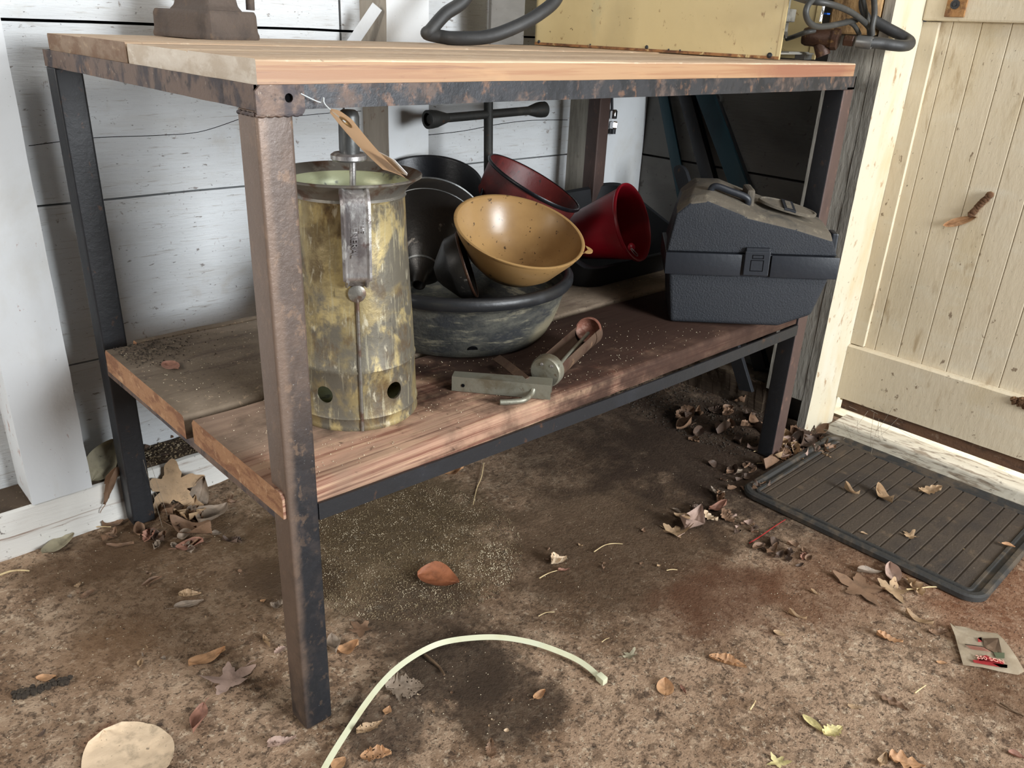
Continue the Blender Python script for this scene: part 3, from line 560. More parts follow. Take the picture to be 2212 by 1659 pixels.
# strap handle: channel section following a side profile
def P3(r, h): return CC + dc * r + Vector((0, 0, h))
hp = spline([P3(.083, .318), P3(.0935, .3135), P3(.102, .306), P3(.1035, .29), P3(.101, .25), P3(.0985, .222), P3(.097, .212), P3(.086, .205), P3(.0785, .199)], 6)
bm = NB(); s = []
for i, p in enumerate(hp):
    d = (hp[min(i + 1, len(hp) - 1)] - hp[max(i - 1, 0)]).normalized(); n = rt.cross(d).normalized()
    if n.dot(dc) < 0 and abs(n.dot(dc)) > .2: n = -n
    if n.z < 0 and abs(n.dot(dc)) <= .2: n = -n if i < 10 else n
    W_ = .0172 if 1 < i < len(hp) - 12 else .014
    s.append([bm.verts.new(p + rt * a_ + n * b_) for a_, b_ in ((-W_, -.005), (-W_, .0022), (-W_ * .82, .0034), (-W_ * .66, .0006), (W_ * .66, .0006), (W_ * .82, .0034), (W_, .0022), (W_, -.005), (W_ * .86, -.005), (W_ * .8, -.0004), (-W_ * .8, -.0004), (-W_ * .86, -.005))])
for A, B in zip(s, s[1:]):
    for k in range(12): bm.faces.new((A[k], A[(k + 1) % 12], B[(k + 1) % 12], B[k]))
bm.faces.new(s[0]); bm.faces.new(s[-1]); hd = link_mesh('handle', bm, 'tin', can, smooth=45)
# worn embossed letters run down the handle
def textmesh(name, body, size, M4, mat, parent, ext=.0004):
    cu = bpy.data.curves.new('t', 'FONT'); cu.body = body; cu.size = size; cu.extrude = ext; cu.align_x = 'CENTER'; cu.align_y = 'CENTER'
    o = bpy.data.objects.new('t', cu); C.objects.link(o); bpy.context.view_layer.update()
    me = bpy.data.meshes.new_from_object(o.evaluated_get(bpy.context.evaluated_depsgraph_get())); bpy.data.objects.remove(o)
    bm = NB(); bm.from_mesh(me); bpy.data.meshes.remove(me); bmesh.ops.transform(bm, matrix=M4, verts=bm.verts)
    return link_mesh(name, bm, mat, parent)
pc = P3(.1033, .262)
textmesh('embossed_lettering', 'GENERAL', .0105, mat4(pc - rt * .003, Vector((0, 0, -1)), rt, Vector((0, 0, -1)).cross(rt)), 'tin', hd, .0006)
textmesh('embossed_lettering', 'THE', .0085, mat4(P3(.1038, .277) + rt * .006, Vector((0, 0, -1)), rt, Vector((0, 0, -1)).cross(rt)), 'tin', hd, .0006)
link_mesh('handle_lug', lathe([(0, .0022), (.008, .0014), (.0110, .0002), (.0110, -.003), (0, -.003)], P3(.0778, .188), dc, 24), 'canrim', can, smooth=40)
bm = NB(); addtube(bm, [P3(.0765, .196), P3(.079, .14), P3(.0818, .088), P3(.084, .018), P3(.0848, .002)], .0024, 8); link_mesh('seam', bm, 'canrim', can, smooth=60)
# hand pump standing inside the can
pb = ay(762, 396, .170); pt = ay(762, 346, .170); pu = (pt - pb); 
pmp = thing('hand_pump', 'grey steel plunger pump handle standing up out of the oil can', 'pump', (pb.x, pb.y, CC.z + .0125))
link_mesh('rod', tube([(pb.x - .001, pb.y, CC.z + .0125), tuple(pb), tuple(pt)], .0042, 16), 'tin', pmp, smooth=60)
ctr = ay(753, 341, .170)
link_mesh('collar', lathe([(0, 0), (.020, 0), (.0225, .002), (.0225, .007), (.019, .0095), (0, .0095)], ctr - Vector((0, 0, .003)), (0, 0, 1), 40), 'tin', pmp, smooth=35)
link_mesh('grip', lathe([(0, .006), (.0125, .006), (.0130, .012), (.0130, .050), (.0115, .0555), (.008, .058), (0, .0585)], ctr + Vector((.0015, 0, 0)), (.02, 0, 1), 32), 'pumpsteel', pmp, smooth=40)
# ================================================================== BASIN
BC = Vector((.512, .315, shz(.5)))
bas = thing('rubber_basin', 'round black rubber basin caked with grey dirt, standing on the lower shelf', 'basin', BC)
prof = [(0, .0), (.138, .0), (.148, .004), (.158, .016), (.168, .036), (.176, .060), (.181, .080), (.1825, .088), (.186, .092), (.192, .098)]
link_mesh('bowl', lathe(prof + [(.184, .100), (.1785, .094), (.172, .060), (.160, .028), (.140, .008), (0, .008)], BC, seg=96, wob=.0015), 'rubber', bas, smooth=50)
link_mesh('lip', lathe([(.183, .097), (.193, .0965), (.1965, .102), (.1965, .110), (.193, .1155), (.186, .1168), (.181, .1135), (.1795, .106), (.183, .097)], BC, seg=96, wob=.0015), 'rubberlip', bas, smooth=60)
link_mesh('drain_hole', lathe([(0, 0), (.0085, 0), (.0085, .0015), (0, .0015)], BC + Vector((-.085, -.1355, .0235)), Vector((-.085, -.1355, -.12)).normalized(), 20), 'hole', bas)
# ================================================================== FUNNELS, PANS, BUCKET
# tan funnel resting in the basin
c0 = Vector((.525, .184, .5615)); n0 = Vector((-.054, -.339, .939)).normalized(); R0 = .105
fn = thing('plastic_funnel', 'large tan plastic funnel with a hanging ear, tipped over the front of the basin', 'funnel', c0 - n0 * .06)
prof = [(R0 * 1.03, -.0005), (R0 * 1.035, .001), (R0 * 1.02, .0022), (R0 * .99, .001), (R0 * .955, -.010), (.088, -.030), (.064, -.058), (.040, -.072), (.017, -.080), (.014, -.110), (.0125, -.110), (.0155, -.078), (.040, -.0745), (.0655, -.0605), (.0895, -.032), (R0 * .975, -.010), (R0 * 1.0, -.003), (R0 * 1.03, -.0005)]
prof = [(R0 * 1.0, -.002), (R0 * 1.02, -.001), (R0 * 1.025, .0012), (R0 * 1.0, .0022), (R0 * .975, .0008), (R0 * .955, -.010), (.074, -.050), (.052, -.070), (.030, -.076), (.016, -.080), (.012, -.092), (.0105, -.092), (.0140, -.082), (.030, -.0795), (.0535, -.0735), (.076, -.0525), (R0 * .972, -.011), (R0 * 1.0, -.002)]
fb = link_mesh('cone', lathe(prof, c0, n0, 80), 'tan', fn, smooth=50)
ee = ay(1272, 543, .13); x_, y_, a_ = frame(n0); ed = (az(1270, 542, .535) - c0); ed = (ed - n0 * ed.dot(n0)).normalized(); es = n0.cross(ed)
bm = NB(); s1 = []
for i in range(25):
    t = i / 24 * pi; s1.append((.0105 * cos(t) * (1.0 if i not in (0, 24) else 1.4), .0155 * sin(t) + .001))
o_ = [(p[1] + R0 * 1.0, p[0]) for p in s1]
T = NB(); outer = [T.verts.new((p[0], p[1], z)) for z in (0, .002) for p in o_]; k = len(o_)
hc_ = (R0 + .0075, 0); inner = [T.verts.new((hc_[0] + .0022 * sin(i / (k - 1) * pi) , hc_[1] + .0014 * cos(i / (k - 1) * pi), z)) for z in (0, .002) for i in range(k)]
for z in (0, 1):
    for i in range(k - 1): T.faces.new((outer[z * k + i], outer[z * k + i + 1], inner[z * k + i + 1], inner[z * k + i]))
for i in range(k - 1): T.faces.new((outer[i], outer[i + 1], outer[k + i + 1], outer[k + i])); T.faces.new((inner[i], inner[i + 1], inner[k + i + 1], inner[k + i]))
merge(bm, T, mat4(c0 - n0 * .001, ed, es, n0)); link_mesh('hanging_ear', bm, 'tan', fn)
# red bucket lying on its side
c1 = Vector((.9655, .3005, .4985)); n1 = Vector((.273, -.89, .365)).normalized(); R1 = .08
rb = thing('plastic_bucket', 'small bright red plastic bucket lying on its side behind the tan funnel', 'bucket', c1 - n1 * .07)
prof = [(R1 * .985, .0), (R1 * 1.02, -.001), (R1 * 1.03, -.005), (R1 * 1.0, -.008), (R1 * .965, -.008), (.047, -.145), (0, -.148), (0, -.143), (.0445, -.141), (R1 * .93, -.010), (R1 * .955, -.002), (R1 * .985, .0)]
link_mesh('pail', lathe(prof, c1, n1, 72), 'redplastic', rb, smooth=45)
pe1 = az(1363, 533, .44); pe1 = ay(1362, 533, .255); lo = c1 + (ay(1366, 545, .26) - c1).normalized() * R1 * .9
bm = NB(); addlathe(bm, [(0, .004), (.006, .003), (.0085, 0), (.006, -.003), (0, -.004)], ay(1364, 534, .250), (-.3, -.8, .3), 20); ear = link_mesh('handle_ear', bm, 'redplastic', rb, smooth=60)
link_mesh('wire_loop', tube(spline([ay(1362, 537, .246), ay(1368, 546, .242), ay(1375, 553, .240), ay(1378, 551, .238), ay(1372, 544, .240), ay(1364, 536, .246)], 6), .0009, 6), 'tin', ear)
# dark red dish behind
c2 = Vector((.786, .418, .577)); n2 = Vector((.294, -.342, .893)).normalized(); R2 = .1015
dr = thing('metal_funnel', 'dull dark red metal funnel with a deep collar, tilted behind the tan funnel', 'funnel', c2 - n2 * .1)
link_mesh('cone', lathe([(R2 * .98, 0), (R2 * 1.01, .001), (R2 * 1.02, -.002), (R2 * .985, -.004), (.094, -.062), (.088, -.070), (.03, -.125), (.012, -.135), (.010, -.17), (.008, -.17), (.010, -.134), (.028, -.122), (.086, -.068), (.0915, -.060), (R2 * .955, -.003), (R2 * .98, 0)], c2, n2, 72), 'dullred', dr, smooth=40)
link_mesh('rim_bead', lathe([(R2 * .985, .0015), (R2 * 1.015, .002), (R2 * 1.03, -.0015), (R2 * 1.01, -.005), (R2 * .985, -.004)], c2, n2, 72), 'blackpan', dr, smooth=60)
# black enamel pan
c3 = Vector((.612, .533, .571)); n3 = Vector((-.238, -.299, .924)).normalized(); R3 = .104
pn = thing('round_pan', 'deep round black pan with a dusty sheen, propped against the back of the basin', 'pan', c3 - n3 * .09)
link_mesh('wall', lathe([(R3 * 1.0, 0), (R3 * 1.01, .001), (R3 * 1.015, -.001), (R3 * .99, -.003), (R3 * .93, -.080), (R3 * .88, -.086), (0, -.086), (0, -.083), (R3 * .87, -.083), (R3 * .91, -.078), (R3 * .97, -.003), (R3 * 1.0, 0)], c3, n3, 72), 'blackpan', pn, smooth=45)
# large sooty funnel, mouth away, spout towards the front
c4 = Vector((.573, .470, .514)); n4 = Vector((-.66, -.613, -.435)).normalized(); R4 = .0985
bf = thing('tin_funnel', 'big sooty dark tin funnel lying in the basin with its spout pointing forward', 'funnel', c4 + n4 * .05)
link_mesh('cone', lathe([(R4 * .98, -.001), (R4 * 1.01, -.002), (R4 * 1.02, .000), (R4 * 1.0, .0025), (R4 * .985, .022), (R4 * .96, .026), (R4 * .95, .030), (R4 * .80, .062), (.052, .110), (.0335, .134), (.031, .136), (.033, .139), (.030, .143), (.015, .156), (.0115, .176), (.0095, .176), (.012, .154), (.028, .140), (.05, .106), (R4 * .78, .058), (R4 * .94, .022), (R4 * .98, -.001)], c4, n4, 80), 'blacktin', bf, smooth=40)
def bead(name, r, h, w, mt_): link_mesh(name, lathe([(r - w, h), (r, h - w), (r + w, h), (r, h + w), (r - w, h)], c4, n4, 80), mt_, bf, smooth=60)
bead('rim_bead', R4 * 1.01, .001, .0016, 'pumpsteel'); bead('body_ring', R4 * .965, .0265, .0010, 'pumpsteel'); bead('neck_ring', .0335, .1365, .0022, 'pumpsteel')
# small black funnel inside the basin
c5 = ay(1008, 572, .235); n5 = Vector((.72, -.60, .33)).normalized(); 
sf = thing('small_funnel', 'small dark funnel with a thin copper rim wedged between the sooty and tan funnels', 'funnel', c5)
link_mesh('cone', lathe([(.052, .001), (.0545, .0), (.054, -.004), (.050, -.022), (.047, -.026), (.022, -.046), (.012, -.052), (.010, -.051), (.020, -.044), (.045, -.024), (.050, -.002), (.052, .001)], c5, n5, 60), 'blacktin', sf, smooth=40)
o = link_mesh('rim', lathe([(.0525, .002), (.055, .0025), (.056, 0), (.0545, -.002), (.0525, -.001)], c5, n5, 60), 'brass', sf, smooth=60); o['label'] = 'thin copper coloured rim'
# black tub behind the bucket
tb = thing('plastic_tub', 'low wide black plastic tub standing on the shelf behind the red bucket', 'tub', (1.10, .42, shz(1.1)))
def rrect(cx, cy, w, d, r, n=8):
    P = []
    for sx, sy, a in ((1, 1, 0), (-1, 1, 90), (-1, -1, 180), (1, -1, 270)):
        for k in range(n + 1): t = radians(a + 90 * k / n); P.append((cx + sx * (w / 2 - r) + r * cos(t), cy + sy * (d / 2 - r) + r * sin(t)))
    return P
bm = NB(); rings = []
zb = shz(1.1)
for w, d, z, ex in ((.30, .24, 0, 0), (.31, .25, .004, 0), (.355, .30, .128, 0), (.375, .32, .130, 0), (.378, .323, .134, 0), (.372, .316, .137, 0), (.352, .297, .134, 0), (.30, .24, .006, 0)):
    rings.append([bm.verts.new((x, y, zb + (z if z < .1 else z * (.42 + .62 * min(1, max(0, (y - .33) / .16))) + max(0, (x - 1.12)) ** 1.3 * .35 * min(1, max(0, (y - .33) / .1))))) for x, y in rrect(1.035, .458, w, d * .93, .05)])
for A, B in zip(rings, rings[1:]):
    for k in range(len(A)): bm.faces.new((A[k], A[(k + 1) % len(A)], B[(k + 1) % len(A)], B[k]))
bm.faces.new(rings[0]); bm.faces.new(rings[-1]); link_mesh('tub_shell', bm, 'blackflat', tb, smooth=40)
tb.location = (1.03, .452, zb)
for ch in tb.children: ch.data.transform(Matrix.Translation(Vector((1.10, .42, zb)) - Vector((1.03, .452, zb))))
# ================================================================== TOOL CASE
A0 = Vector((.853, .110, shz(.93) + .001)); ang = radians(-50); da = Vector((cos(ang), sin(ang), 0)); db = Vector((-da.y, da.x, 0))
daT = (da + Vector((0, 0, .040))).normalized(); dcT = daT.cross(db).normalized() 
if dcT.z < 0: dcT = -dcT
MC = mat4(A0, daT, db, dcT)
case = thing('tool_case', 'black grained plastic tool case with slanted dusty lid and front latch, at the shelf end', 'case', A0)
def loft(polys, mats=None, bev=0, capmat=0):
    """polys: list of (list of (a,b,c)) rings"""
    bm = NB(); R_ = [[bm.verts.new(p) for p in r] for r in polys]
    for A, B in zip(R_, R_[1:]):
        for k in range(len(A)): bm.faces.new((A[k], A[(k + 1) % len(A)], B[(k + 1) % len(A)], B[k]))
    bm.faces.new(R_[0]); bm.faces.new(R_[-1]); bmesh.ops.recalc_face_normals(bm, faces=bm.faces)
    if bev: bevel(bm, bev, 3)
    return bm
DB = .155
def hring(a0, a1, b0, b1, c, ca=0.): return [(a0, b0, c), (a1, b0, c + ca), (a1, b1, c + ca), (a0, b1, c)]
bm = NB()
# lower shell: side section in (a,c), lofted in b so the right underside is cut away
def acring(pts, b): return [(a, b, c) for a, c in pts]
low = [(.004, .0), (.205, .0), (.262, .024), (.284, .098), (-.006, .098)]
lowi = [(.012, .0), (.200, .0), (.256, .024), (.280, .098), (.0, .098)]
bm = loft([acring(low, .004), acring(low, DB - .008)], bev=.009); bmesh.ops.transform(bm, matrix=MC, verts=bm.verts); shell = link_mesh('lower_shell', bm, 'blackplastic', case, smooth=40)
bm = NB()
for (a0, a1) in ((-.013, .1235), (.1755, .2935)): addbox(bm, a0, a1, -.005, .01, .0965, .137, .002)
addbox(bm, -.013, .2935, .006, DB + .004, .0965, .137, .003); addbox(bm, .12, .18, -.001, .01, .0965, .137, .001)
bmesh.ops.transform(bm, matrix=MC, verts=bm.verts); link_mesh('belt', bm, 'blacksmooth', case, smooth=40)
lidf = [(-.012, .1375), (.000, .205), (.024, .226), (.052, .230), (.123, .2035), (.212, .1845), (.277, .166), (.290, .1375)]
lidb = [(-.006, .1375), (.016, .225), (.040, .246), (.085, .246), (.123, .232), (.212, .200), (.284, .176), (.290, .1375)]
bm = loft([acring(lidf, .001), acring([(a, c + .010) if c > .14 else (a, c) for a, c in lidf], .02), acring(lidb, DB * .7), acring(lidb, DB)], bev=.004)
for f in bm.faces: f.material_index = 1 if (f.normal.z > .5) else 0
bmesh.ops.transform(bm, matrix=MC, verts=bm.verts); lid = link_mesh('lid', bm, ['blackplastic', 'blackdusty'], case, smooth=40)
# handle on the lid
def MCp(a, b, c): return MC @ Vector((a, b, c))
hb = link_mesh('carry_handle', tube(spline([MCp(.060, .052, .232), MCp(.068, .050, .248), MCp(.098, .048, .240), MCp(.128, .048, .229), MCp(.130, .052, .215)], 6), .0062, 12), 'blacksmooth', case, smooth=60)
bm = NB(); addbox(bm, .128, .142, .05, .115, .205, .243, .004); bmesh.ops.transform(bm, matrix=MC, verts=bm.verts); link_mesh('handle_bracket', bm, 'blackdusty', case)
# oval badge lying on the slanted lid
pl0 = MCp(.205, .068, .2105); ux = (MCp(.284, .068, .186) - MCp(.150, .068, .220)).normalized(); uy = (db + Vector((0, 0, .16))); uy = (uy - ux * uy.dot(ux)).normalized(); uz = ux.cross(uy).normalized()
if uz.z < 0: uz = -uz
MB = mat4(pl0, ux, uy, uz)
bm = NB(); seg = 48; rr = []
for r_, z in ((1.0, -.002), (1.0, .0028), (.93, .0034), (.90, .0012)): rr.append([bm.verts.new((.055 * r_ * cos(2 * pi * k / seg), .026 * r_ * sin(2 * pi * k / seg), z)) for k in range(seg)])
for A, B in zip(rr, rr[1:]):
    for k in range(seg): bm.faces.new((A[k], A[(k + 1) % seg], B[(k + 1) % seg], B[k]))
bm.faces.new(rr[-1]); bmesh.ops.transform(bm, matrix=MB, verts=bm.verts); bd = link_mesh('oval_badge', bm, 'blackdusty', case, smooth=40); bd['label'] = 'raised dusty oval badge with a band across it'
bm = NB(); addbox(bm, -.010, .012, -.026, .026, .001, .0045, .0006); bmesh.ops.transform(bm, matrix=MB, verts=bm.verts); bb = link_mesh('badge_band', bm, 'blacksmooth', bd)
bm = NB()
for q in (-.017, -.009, -.001, .007, .015): addbox(bm, -.005, .006, q, q + .0035, .0044, .0056, .0004)
bmesh.ops.transform(bm, matrix=MB, verts=bm.verts); link_mesh('raised_marks', bm, 'blackdusty', bb)
# latch
bm = NB(); addbox(bm, .1275, .1720, -.0095, -.003, .100, .1445, .0015); addbox(bm, .129, .1705, -.0075, .002, .137, .150, .001); bmesh.ops.transform(bm, matrix=MC, verts=bm.verts); lt = link_mesh('latch', bm, 'blacksmooth', case)
bm = NB()
for (a0, a1, c0_, c1_) in ((.1385, .1615, .1085, .1290), (.1405, .1605, .1315, .1385)):
    for bx in ((a0, a1, c0_, c0_ + .0010), (a0, a1, c1_ - .001, c1_), (a0, a0 + .001, c0_, c1_), (a1 - .001, a1, c0_, c1_)): addbox(bm, bx[0], bx[1], -.0100, -.0094, bx[2], bx[3])
bmesh.ops.transform(bm, matrix=MC, verts=bm.verts); link_mesh('latch_outline', bm, 'hole', lt)
bm = NB(); addbox(bm, .288, .300, .05, .085, .120, .168, .003); bmesh.ops.transform(bm, matrix=MC, verts=bm.verts); link_mesh('side_latch', bm, 'blacksmooth', case)
# ================================================================== CAULKING GUN
gz = shz(.45)
g0 = az(1183, 838, gz) ; g0 = Vector((.432, .040, gz + .0255)); ax_ = Vector((.90, .30, .06)).normalized()
# axis: seen end on in the photo, the cap nearest
gc = ax(1180, 803, .425); ge = ax(1270, 720, .590)
gc = az(1178, 804, gz + .027); ge = az(1271, 719, gz + .030)
ga = (ge - gc).normalized(); gl = (ge - gc).length
gun = thing('caulking_gun', 'old grey metal caulking gun with rusty cradle lying on the shelf before the basin', 'caulking gun', (gc.x, gc.y, gz))
xg, yg, _ = frame(ga)        # xg horizontal, yg up-ish
capR = .0245
gn = ((CAM - ge).normalized() * .55 - ga * .5).normalized(); gd = ge + Vector((0, 0, .006))
bm = lathe([(0, -.002), (capR * .93, -.002), (capR, 0), (capR * 1.02, .004), (capR * 1.02, .014), (capR * .96, .016), (0, .014)], gc, ga, 48); cap_ = link_mesh('end_cap', bm, 'gun', gun, smooth=35)
for dx in (-.010, .006): link_mesh('rivet', lathe([(0, -.0035), (.0022, -.003), (.0028, -.0015), (.0028, 0)], gc + xg * dx * 1 + yg * .0125, ga, 14), 'tin', cap_, smooth=50)
# half round cradle, open side up
bm = NB(); s = []
for t in (0, 1):
    for r_ in (.0215, .0203):
        s.append([bm.verts.new(gc + ga * (.012 + t * (gl - .012)) + (xg * cos(radians(a)) + yg * sin(radians(a))) * r_) for a in range(150, 396, 12)])
nA = len(s[0])
for A, B in ((s[0], s[2]), (s[1], s[3]), (s[0], s[1]), (s[2], s[3])):
    for k in range(nA - 1): bm.faces.new((A[k], A[k + 1], B[k + 1], B[k]))
for k in (0, nA - 1): bm.faces.new((s[0][k], s[1][k], s[3][k], s[2][k]))
link_mesh('cradle', bm, 'gunrust', gun, smooth=40)
link_mesh('plunger_disc', lathe([(.0195, -.006), (.0212, -.006), (.0216, 0), (.0205, .008), (.0185, .009), (0, .008), (0, .004), (.010, .003), (.0165, -.001), (.0195, -.006)], gd, -gn, 40), 'gunred', gun, smooth=40)
link_mesh('front_collar', lathe([(.0215, -.02), (.0228, -.02), (.0230, -.004), (.0235, .006), (.022, .006), (.0215, -.02)], ge, ga, 40, a0=radians(150), a1=radians(390)), 'gunrust', gun, smooth=40)
rs = az(1204, 792, gz + .040); link_mesh('push_rod', tube([rs - (ge - rs) * .0, ge + ga * -.001], .0030, 12), 'gun', gun, smooth=60)
# channel handle
h0 = az(977, 826, gz + .0135); h1 = az(1190, 846, gz + .0135); hx = (h1 - h0); hl = hx.length; hx.normalize(); hy = Vector((0, 0, 1)).cross(hx).normalized(); hz = hx.cross(hy)
MH = mat4(h0, hx, hy, hz)
bm = NB(); n = 14; s = []
for i in range(n + 1):
    t = i / n; w = .013 + .006 * t; hgt = .0115
    top = [(hl * t, -w * .25, 0), (hl * t, 0, 0)]
    s.append([bm.verts.new(p) for p in ((hl * t, -.004, -hgt), (hl * t, -.004, hgt), (hl * t, .0 + w * 1.25, hgt), (hl * t, w * 1.25, -hgt), (hl * t, w * 1.25 - .0014, -hgt), (hl * t, w * 1.25 - .0014, hgt - .0014), (hl * t, -.0026, hgt - .0014), (hl * t, -.0026, -hgt))])
for A, B in zip(s, s[1:]):
    for k in range(8): bm.faces.new((A[k], A[(k + 1) % 8], B[(k + 1) % 8], B[k]))
bm.faces.new(s[-1]); bm.faces.new([s[0][k] for k in (0, 1, 2, 3)]) 
bmesh.ops.transform(bm, matrix=MH, verts=bm.verts); gh = link_mesh('handle_channel', bm, 'gun', gun, smooth=40)
bm = NB(); addlathe(bm, [(0, 0), (.0026, 0), (.0026, .0006), (0, .0006)], MH @ Vector((.017, -.0042, -.0015)), -hy, 16); link_mesh('rivet_hole', bm, 'hole', gh)
t0 = az(1072, 772, gz + .020); t1 = az(1135, 820, gz + .024)
link_mesh('trigger', tube(spline([t0, (t0 * .6 + t1 * .4) + Vector((0, 0, .001)), t1], 5), 0, flat=(.0072, .0008, (-.45, -.6, .65))), 'gunrust', gun)
link_mesh('hook', tube(spline([az(1080, 869, gz + .006), az(1105, 868, gz + .006), az(1132, 864, gz + .007), az(1148, 851, gz + .010), az(1152, 840, gz + .016)], 6), .0040, 12), 'gun', gun, smooth=60)
# ================================================================== LUG WRENCH against the wall
wr = thing('lug_wrench', 'four way cross lug wrench of dark forged steel standing against the back wall', 'lug wrench', (.8, .560, shz(.8)))
YW = .56
wa, wb, wc = ay(927, 258, YW), ay(1178, 236, YW), ay(1055, 245, YW)
def socket(bm, p, d, r=.013, l=.026):
    addlathe(bm, [(.0070, -l * 1.5), (r * .92, -l * .4), (r, 0), (r, l * .35), (r * .7, l * .35), (r * .68, 0), (0, -l * .2)], p, d, 24)
bm = NB(); addtube(bm, [wa, wb], .0088, 14); dw = (wb - wa).normalized(); socket(bm, wa + dw * .006, -dw, .0175, .03); socket(bm, wb - dw * .014, dw, .0165, .03)
link_mesh('cross_arm', bm, 'wrench', wr, smooth=40)
bt = Vector((.792, .555, shz(.8) + .003)); up_ = (wc - bt).normalized(); tp = wc + up_ * .082
bm = NB(); addtube(bm, [bt + up_ * .02, tp], .0095, 14); socket(bm, bt + up_ * .016, -up_, .013); socket(bm, tp - up_ * .012, up_, .012)
link_mesh('upright_arm', bm, 'wrench', wr, smooth=40)
# ================================================================== STEEL BARS leaning in the corner
def bar(name, label, u0, v0, u1, v1, w, t, mat, mat2=None, X0=1.412, X1=1.412):
    a = ax(u0, v0, X0); b = ax(u1, v1, X1); d = (b - a).normalized(); a2 = a - d * .04; t_ = (.092 - a.z) / d.z
    b2 = a + d * t_
    bm = NB(); nrm = Vector((-1, -.15, 0)); wv = d.cross(nrm).normalized(); nn = wv.cross(d).normalized()
    T_ = NB(); addbox(T_, 0, (b2 - a2).length, -w, w, -t, t, .002); merge(bm, T_, mat4(a2, d, wv, nn)); 
    if mat2: 
        T_ = NB(); addbox(T_, 0, (b2 - a2).length, -w, -w + .004, -t - .018, -t, .001); merge(bm, T_, mat4(a2, d, wv, nn), 1)
    return tag(link_mesh(name, bm, [mat] + ([mat2] if mat2 else []), smooth=30), label, 'bar')
bar('steel_bar', 'dark teal steel bar leaning in the corner, nearest the white corner post', 1434, 208, 1470, 400, .0135, .006, 'teal', None, 1.404, 1.404)
bar('steel_bar', 'darkest of the three steel bars leaning in the corner, in the middle', 1482, 208, 1532, 390, .0165, .008, 'steeldark', 'teal', 1.40, 1.40)
bar('steel_bar', 'wide teal steel bar leaning in the corner, nearest the bench end', 1525, 208, 1592, 388, .0215, .006, 'teal', 'steeldark', 1.385, 1.385)
pk = ax(1480, 395, 1.32); x_ = (ax(1500, 395, 1.32) - ax(1480, 395, 1.32)).normalized(); up1 = (ax(1462, 335, 1.32) - ax(1480, 395, 1.32)).normalized(); nn1 = x_.cross(up1).normalized()
pts = [(-.016, -.53), (.020, -.53), (.020, .028)] + [(.002 + .018 * cos(radians(a)), .028 + .018 * sin(radians(a))) for a in range(0, 181, 20)] + [(-.016, .028)]
bm = prism(pts, .012, mat4(pk, x_, up1, nn1), .001)
tag(link_mesh('round_topped_bracket', bm, 'steeldark'), 'dull dark bracket with a rounded top poking up behind the tool case', 'bracket')
# pipe stub on the right wall
pp = ax(1553, 215, 1.4195)
tag(link_mesh('pipe_stub', lathe([(.012, 0), (.015, 0), (.015, .018), (.0125, .018), (.0115, .004), (0, .004)], pp, (-1, 0, 0), 28), 'ferrule', smooth=40), 'short grey pipe end sticking out of the dark right wall', 'pipe')
# chromed coupling beside the rear right leg
hc0 = ay(1323, 213, .640); hcp = thing('hose_coupling', 'small chromed hose coupling hanging beside the rear right bench leg', 'coupling', ay(1323, 288, .640))
link_mesh('rod', tube([ay(1322, 190, .640), ay(1322, 238, .640)], .0035, 12), 'steeldark', hcp, smooth=60)
link_mesh('cylinder', lathe([(0, 0), (.0085, 0), (.009, .004), (.009, .018), (.006, .022), (0, .022)], ay(1325, 256, .640), (0, 0, 1), 24), 'chrome', hcp, smooth=40)
link_mesh('hex_nut', lathe([(0, 0), (.0095, 0), (.0105, .003), (.0105, .015), (.0085, .018), (0, .018)], ay(1325, 278, .640), (.1, 0, 1), 6), 'chrome', hcp)
link_mesh('end_plug', lathe([(0, 0), (.0078, 0), (.0078, .012), (0, .012)], ay(1323, 289, .640), (0, 0, 1), 20), 'steeldark', hcp, smooth=40)
# ================================================================== ON THE BENCH TOP
# cast iron vise base
v0 = Vector((.235, .547, TT + .0005)); ra = radians(18)
vb = thing('cast_iron_base', 'grimy brown cast iron tool base standing on the left rear of the bench top', 'tool base', v0)
MV = Matrix.Translation(v0) @ Matrix.Rotation(ra, 4, 'Z')
F0, F1, F2_ = az(329, 78, TT), az(469, 88.6, TT), az(579, 89, TT)
c45 = [(-.062, -.052), (.048, -.060), (.060, -.046), (.060, .052), (-.062, .052)]
# footprint from three visible corners kept within the bench
fp = [Vector((.152, .625, 0)), Vector((.158, .612, 0)), Vector((.172, .482, 0)), Vector((.178, .474, 0)), Vector((.262, .505, 0)), Vector((.270, .512, 0)), Vector((.262, .640, 0)), Vector((.252, .646, 0))]
def ring(P, s, z, c=None):
    c = c or sum(P, Vector()) / len(P); return [(c.x + (p.x - c.x) * s, c.y + (p.y - c.y) * s, z) for p in P]
bm = loft([ring(fp, 1.0, TT + .0004), ring(fp, 1.005, TT + .007), ring(fp, .975, TT + .011), ring(fp, .965, TT + .034), ring(fp, .93, TT + .0395)])
bevel(bm, .0025, 2); link_mesh('foot', bm, 'iron', vb, smooth=35)
cc = sum(fp, Vector()) / 8 + Vector((.004, 0, 0))
bm = loft([ring(fp, .70, TT + .038, cc), ring(fp, .60, TT + .046, cc), ring(fp, .52, TT + .075, cc), ring(fp, .50, TT + .12, cc)]); bevel(bm, .003, 2); link_mesh('column', bm, 'iron', vb, smooth=35)
sd = ay(541, 22, .53); link_mesh('side_tab', tube([sd, sd + Vector((.002, 0, .05))], .0065, 10), 'iron', vb, smooth=60)
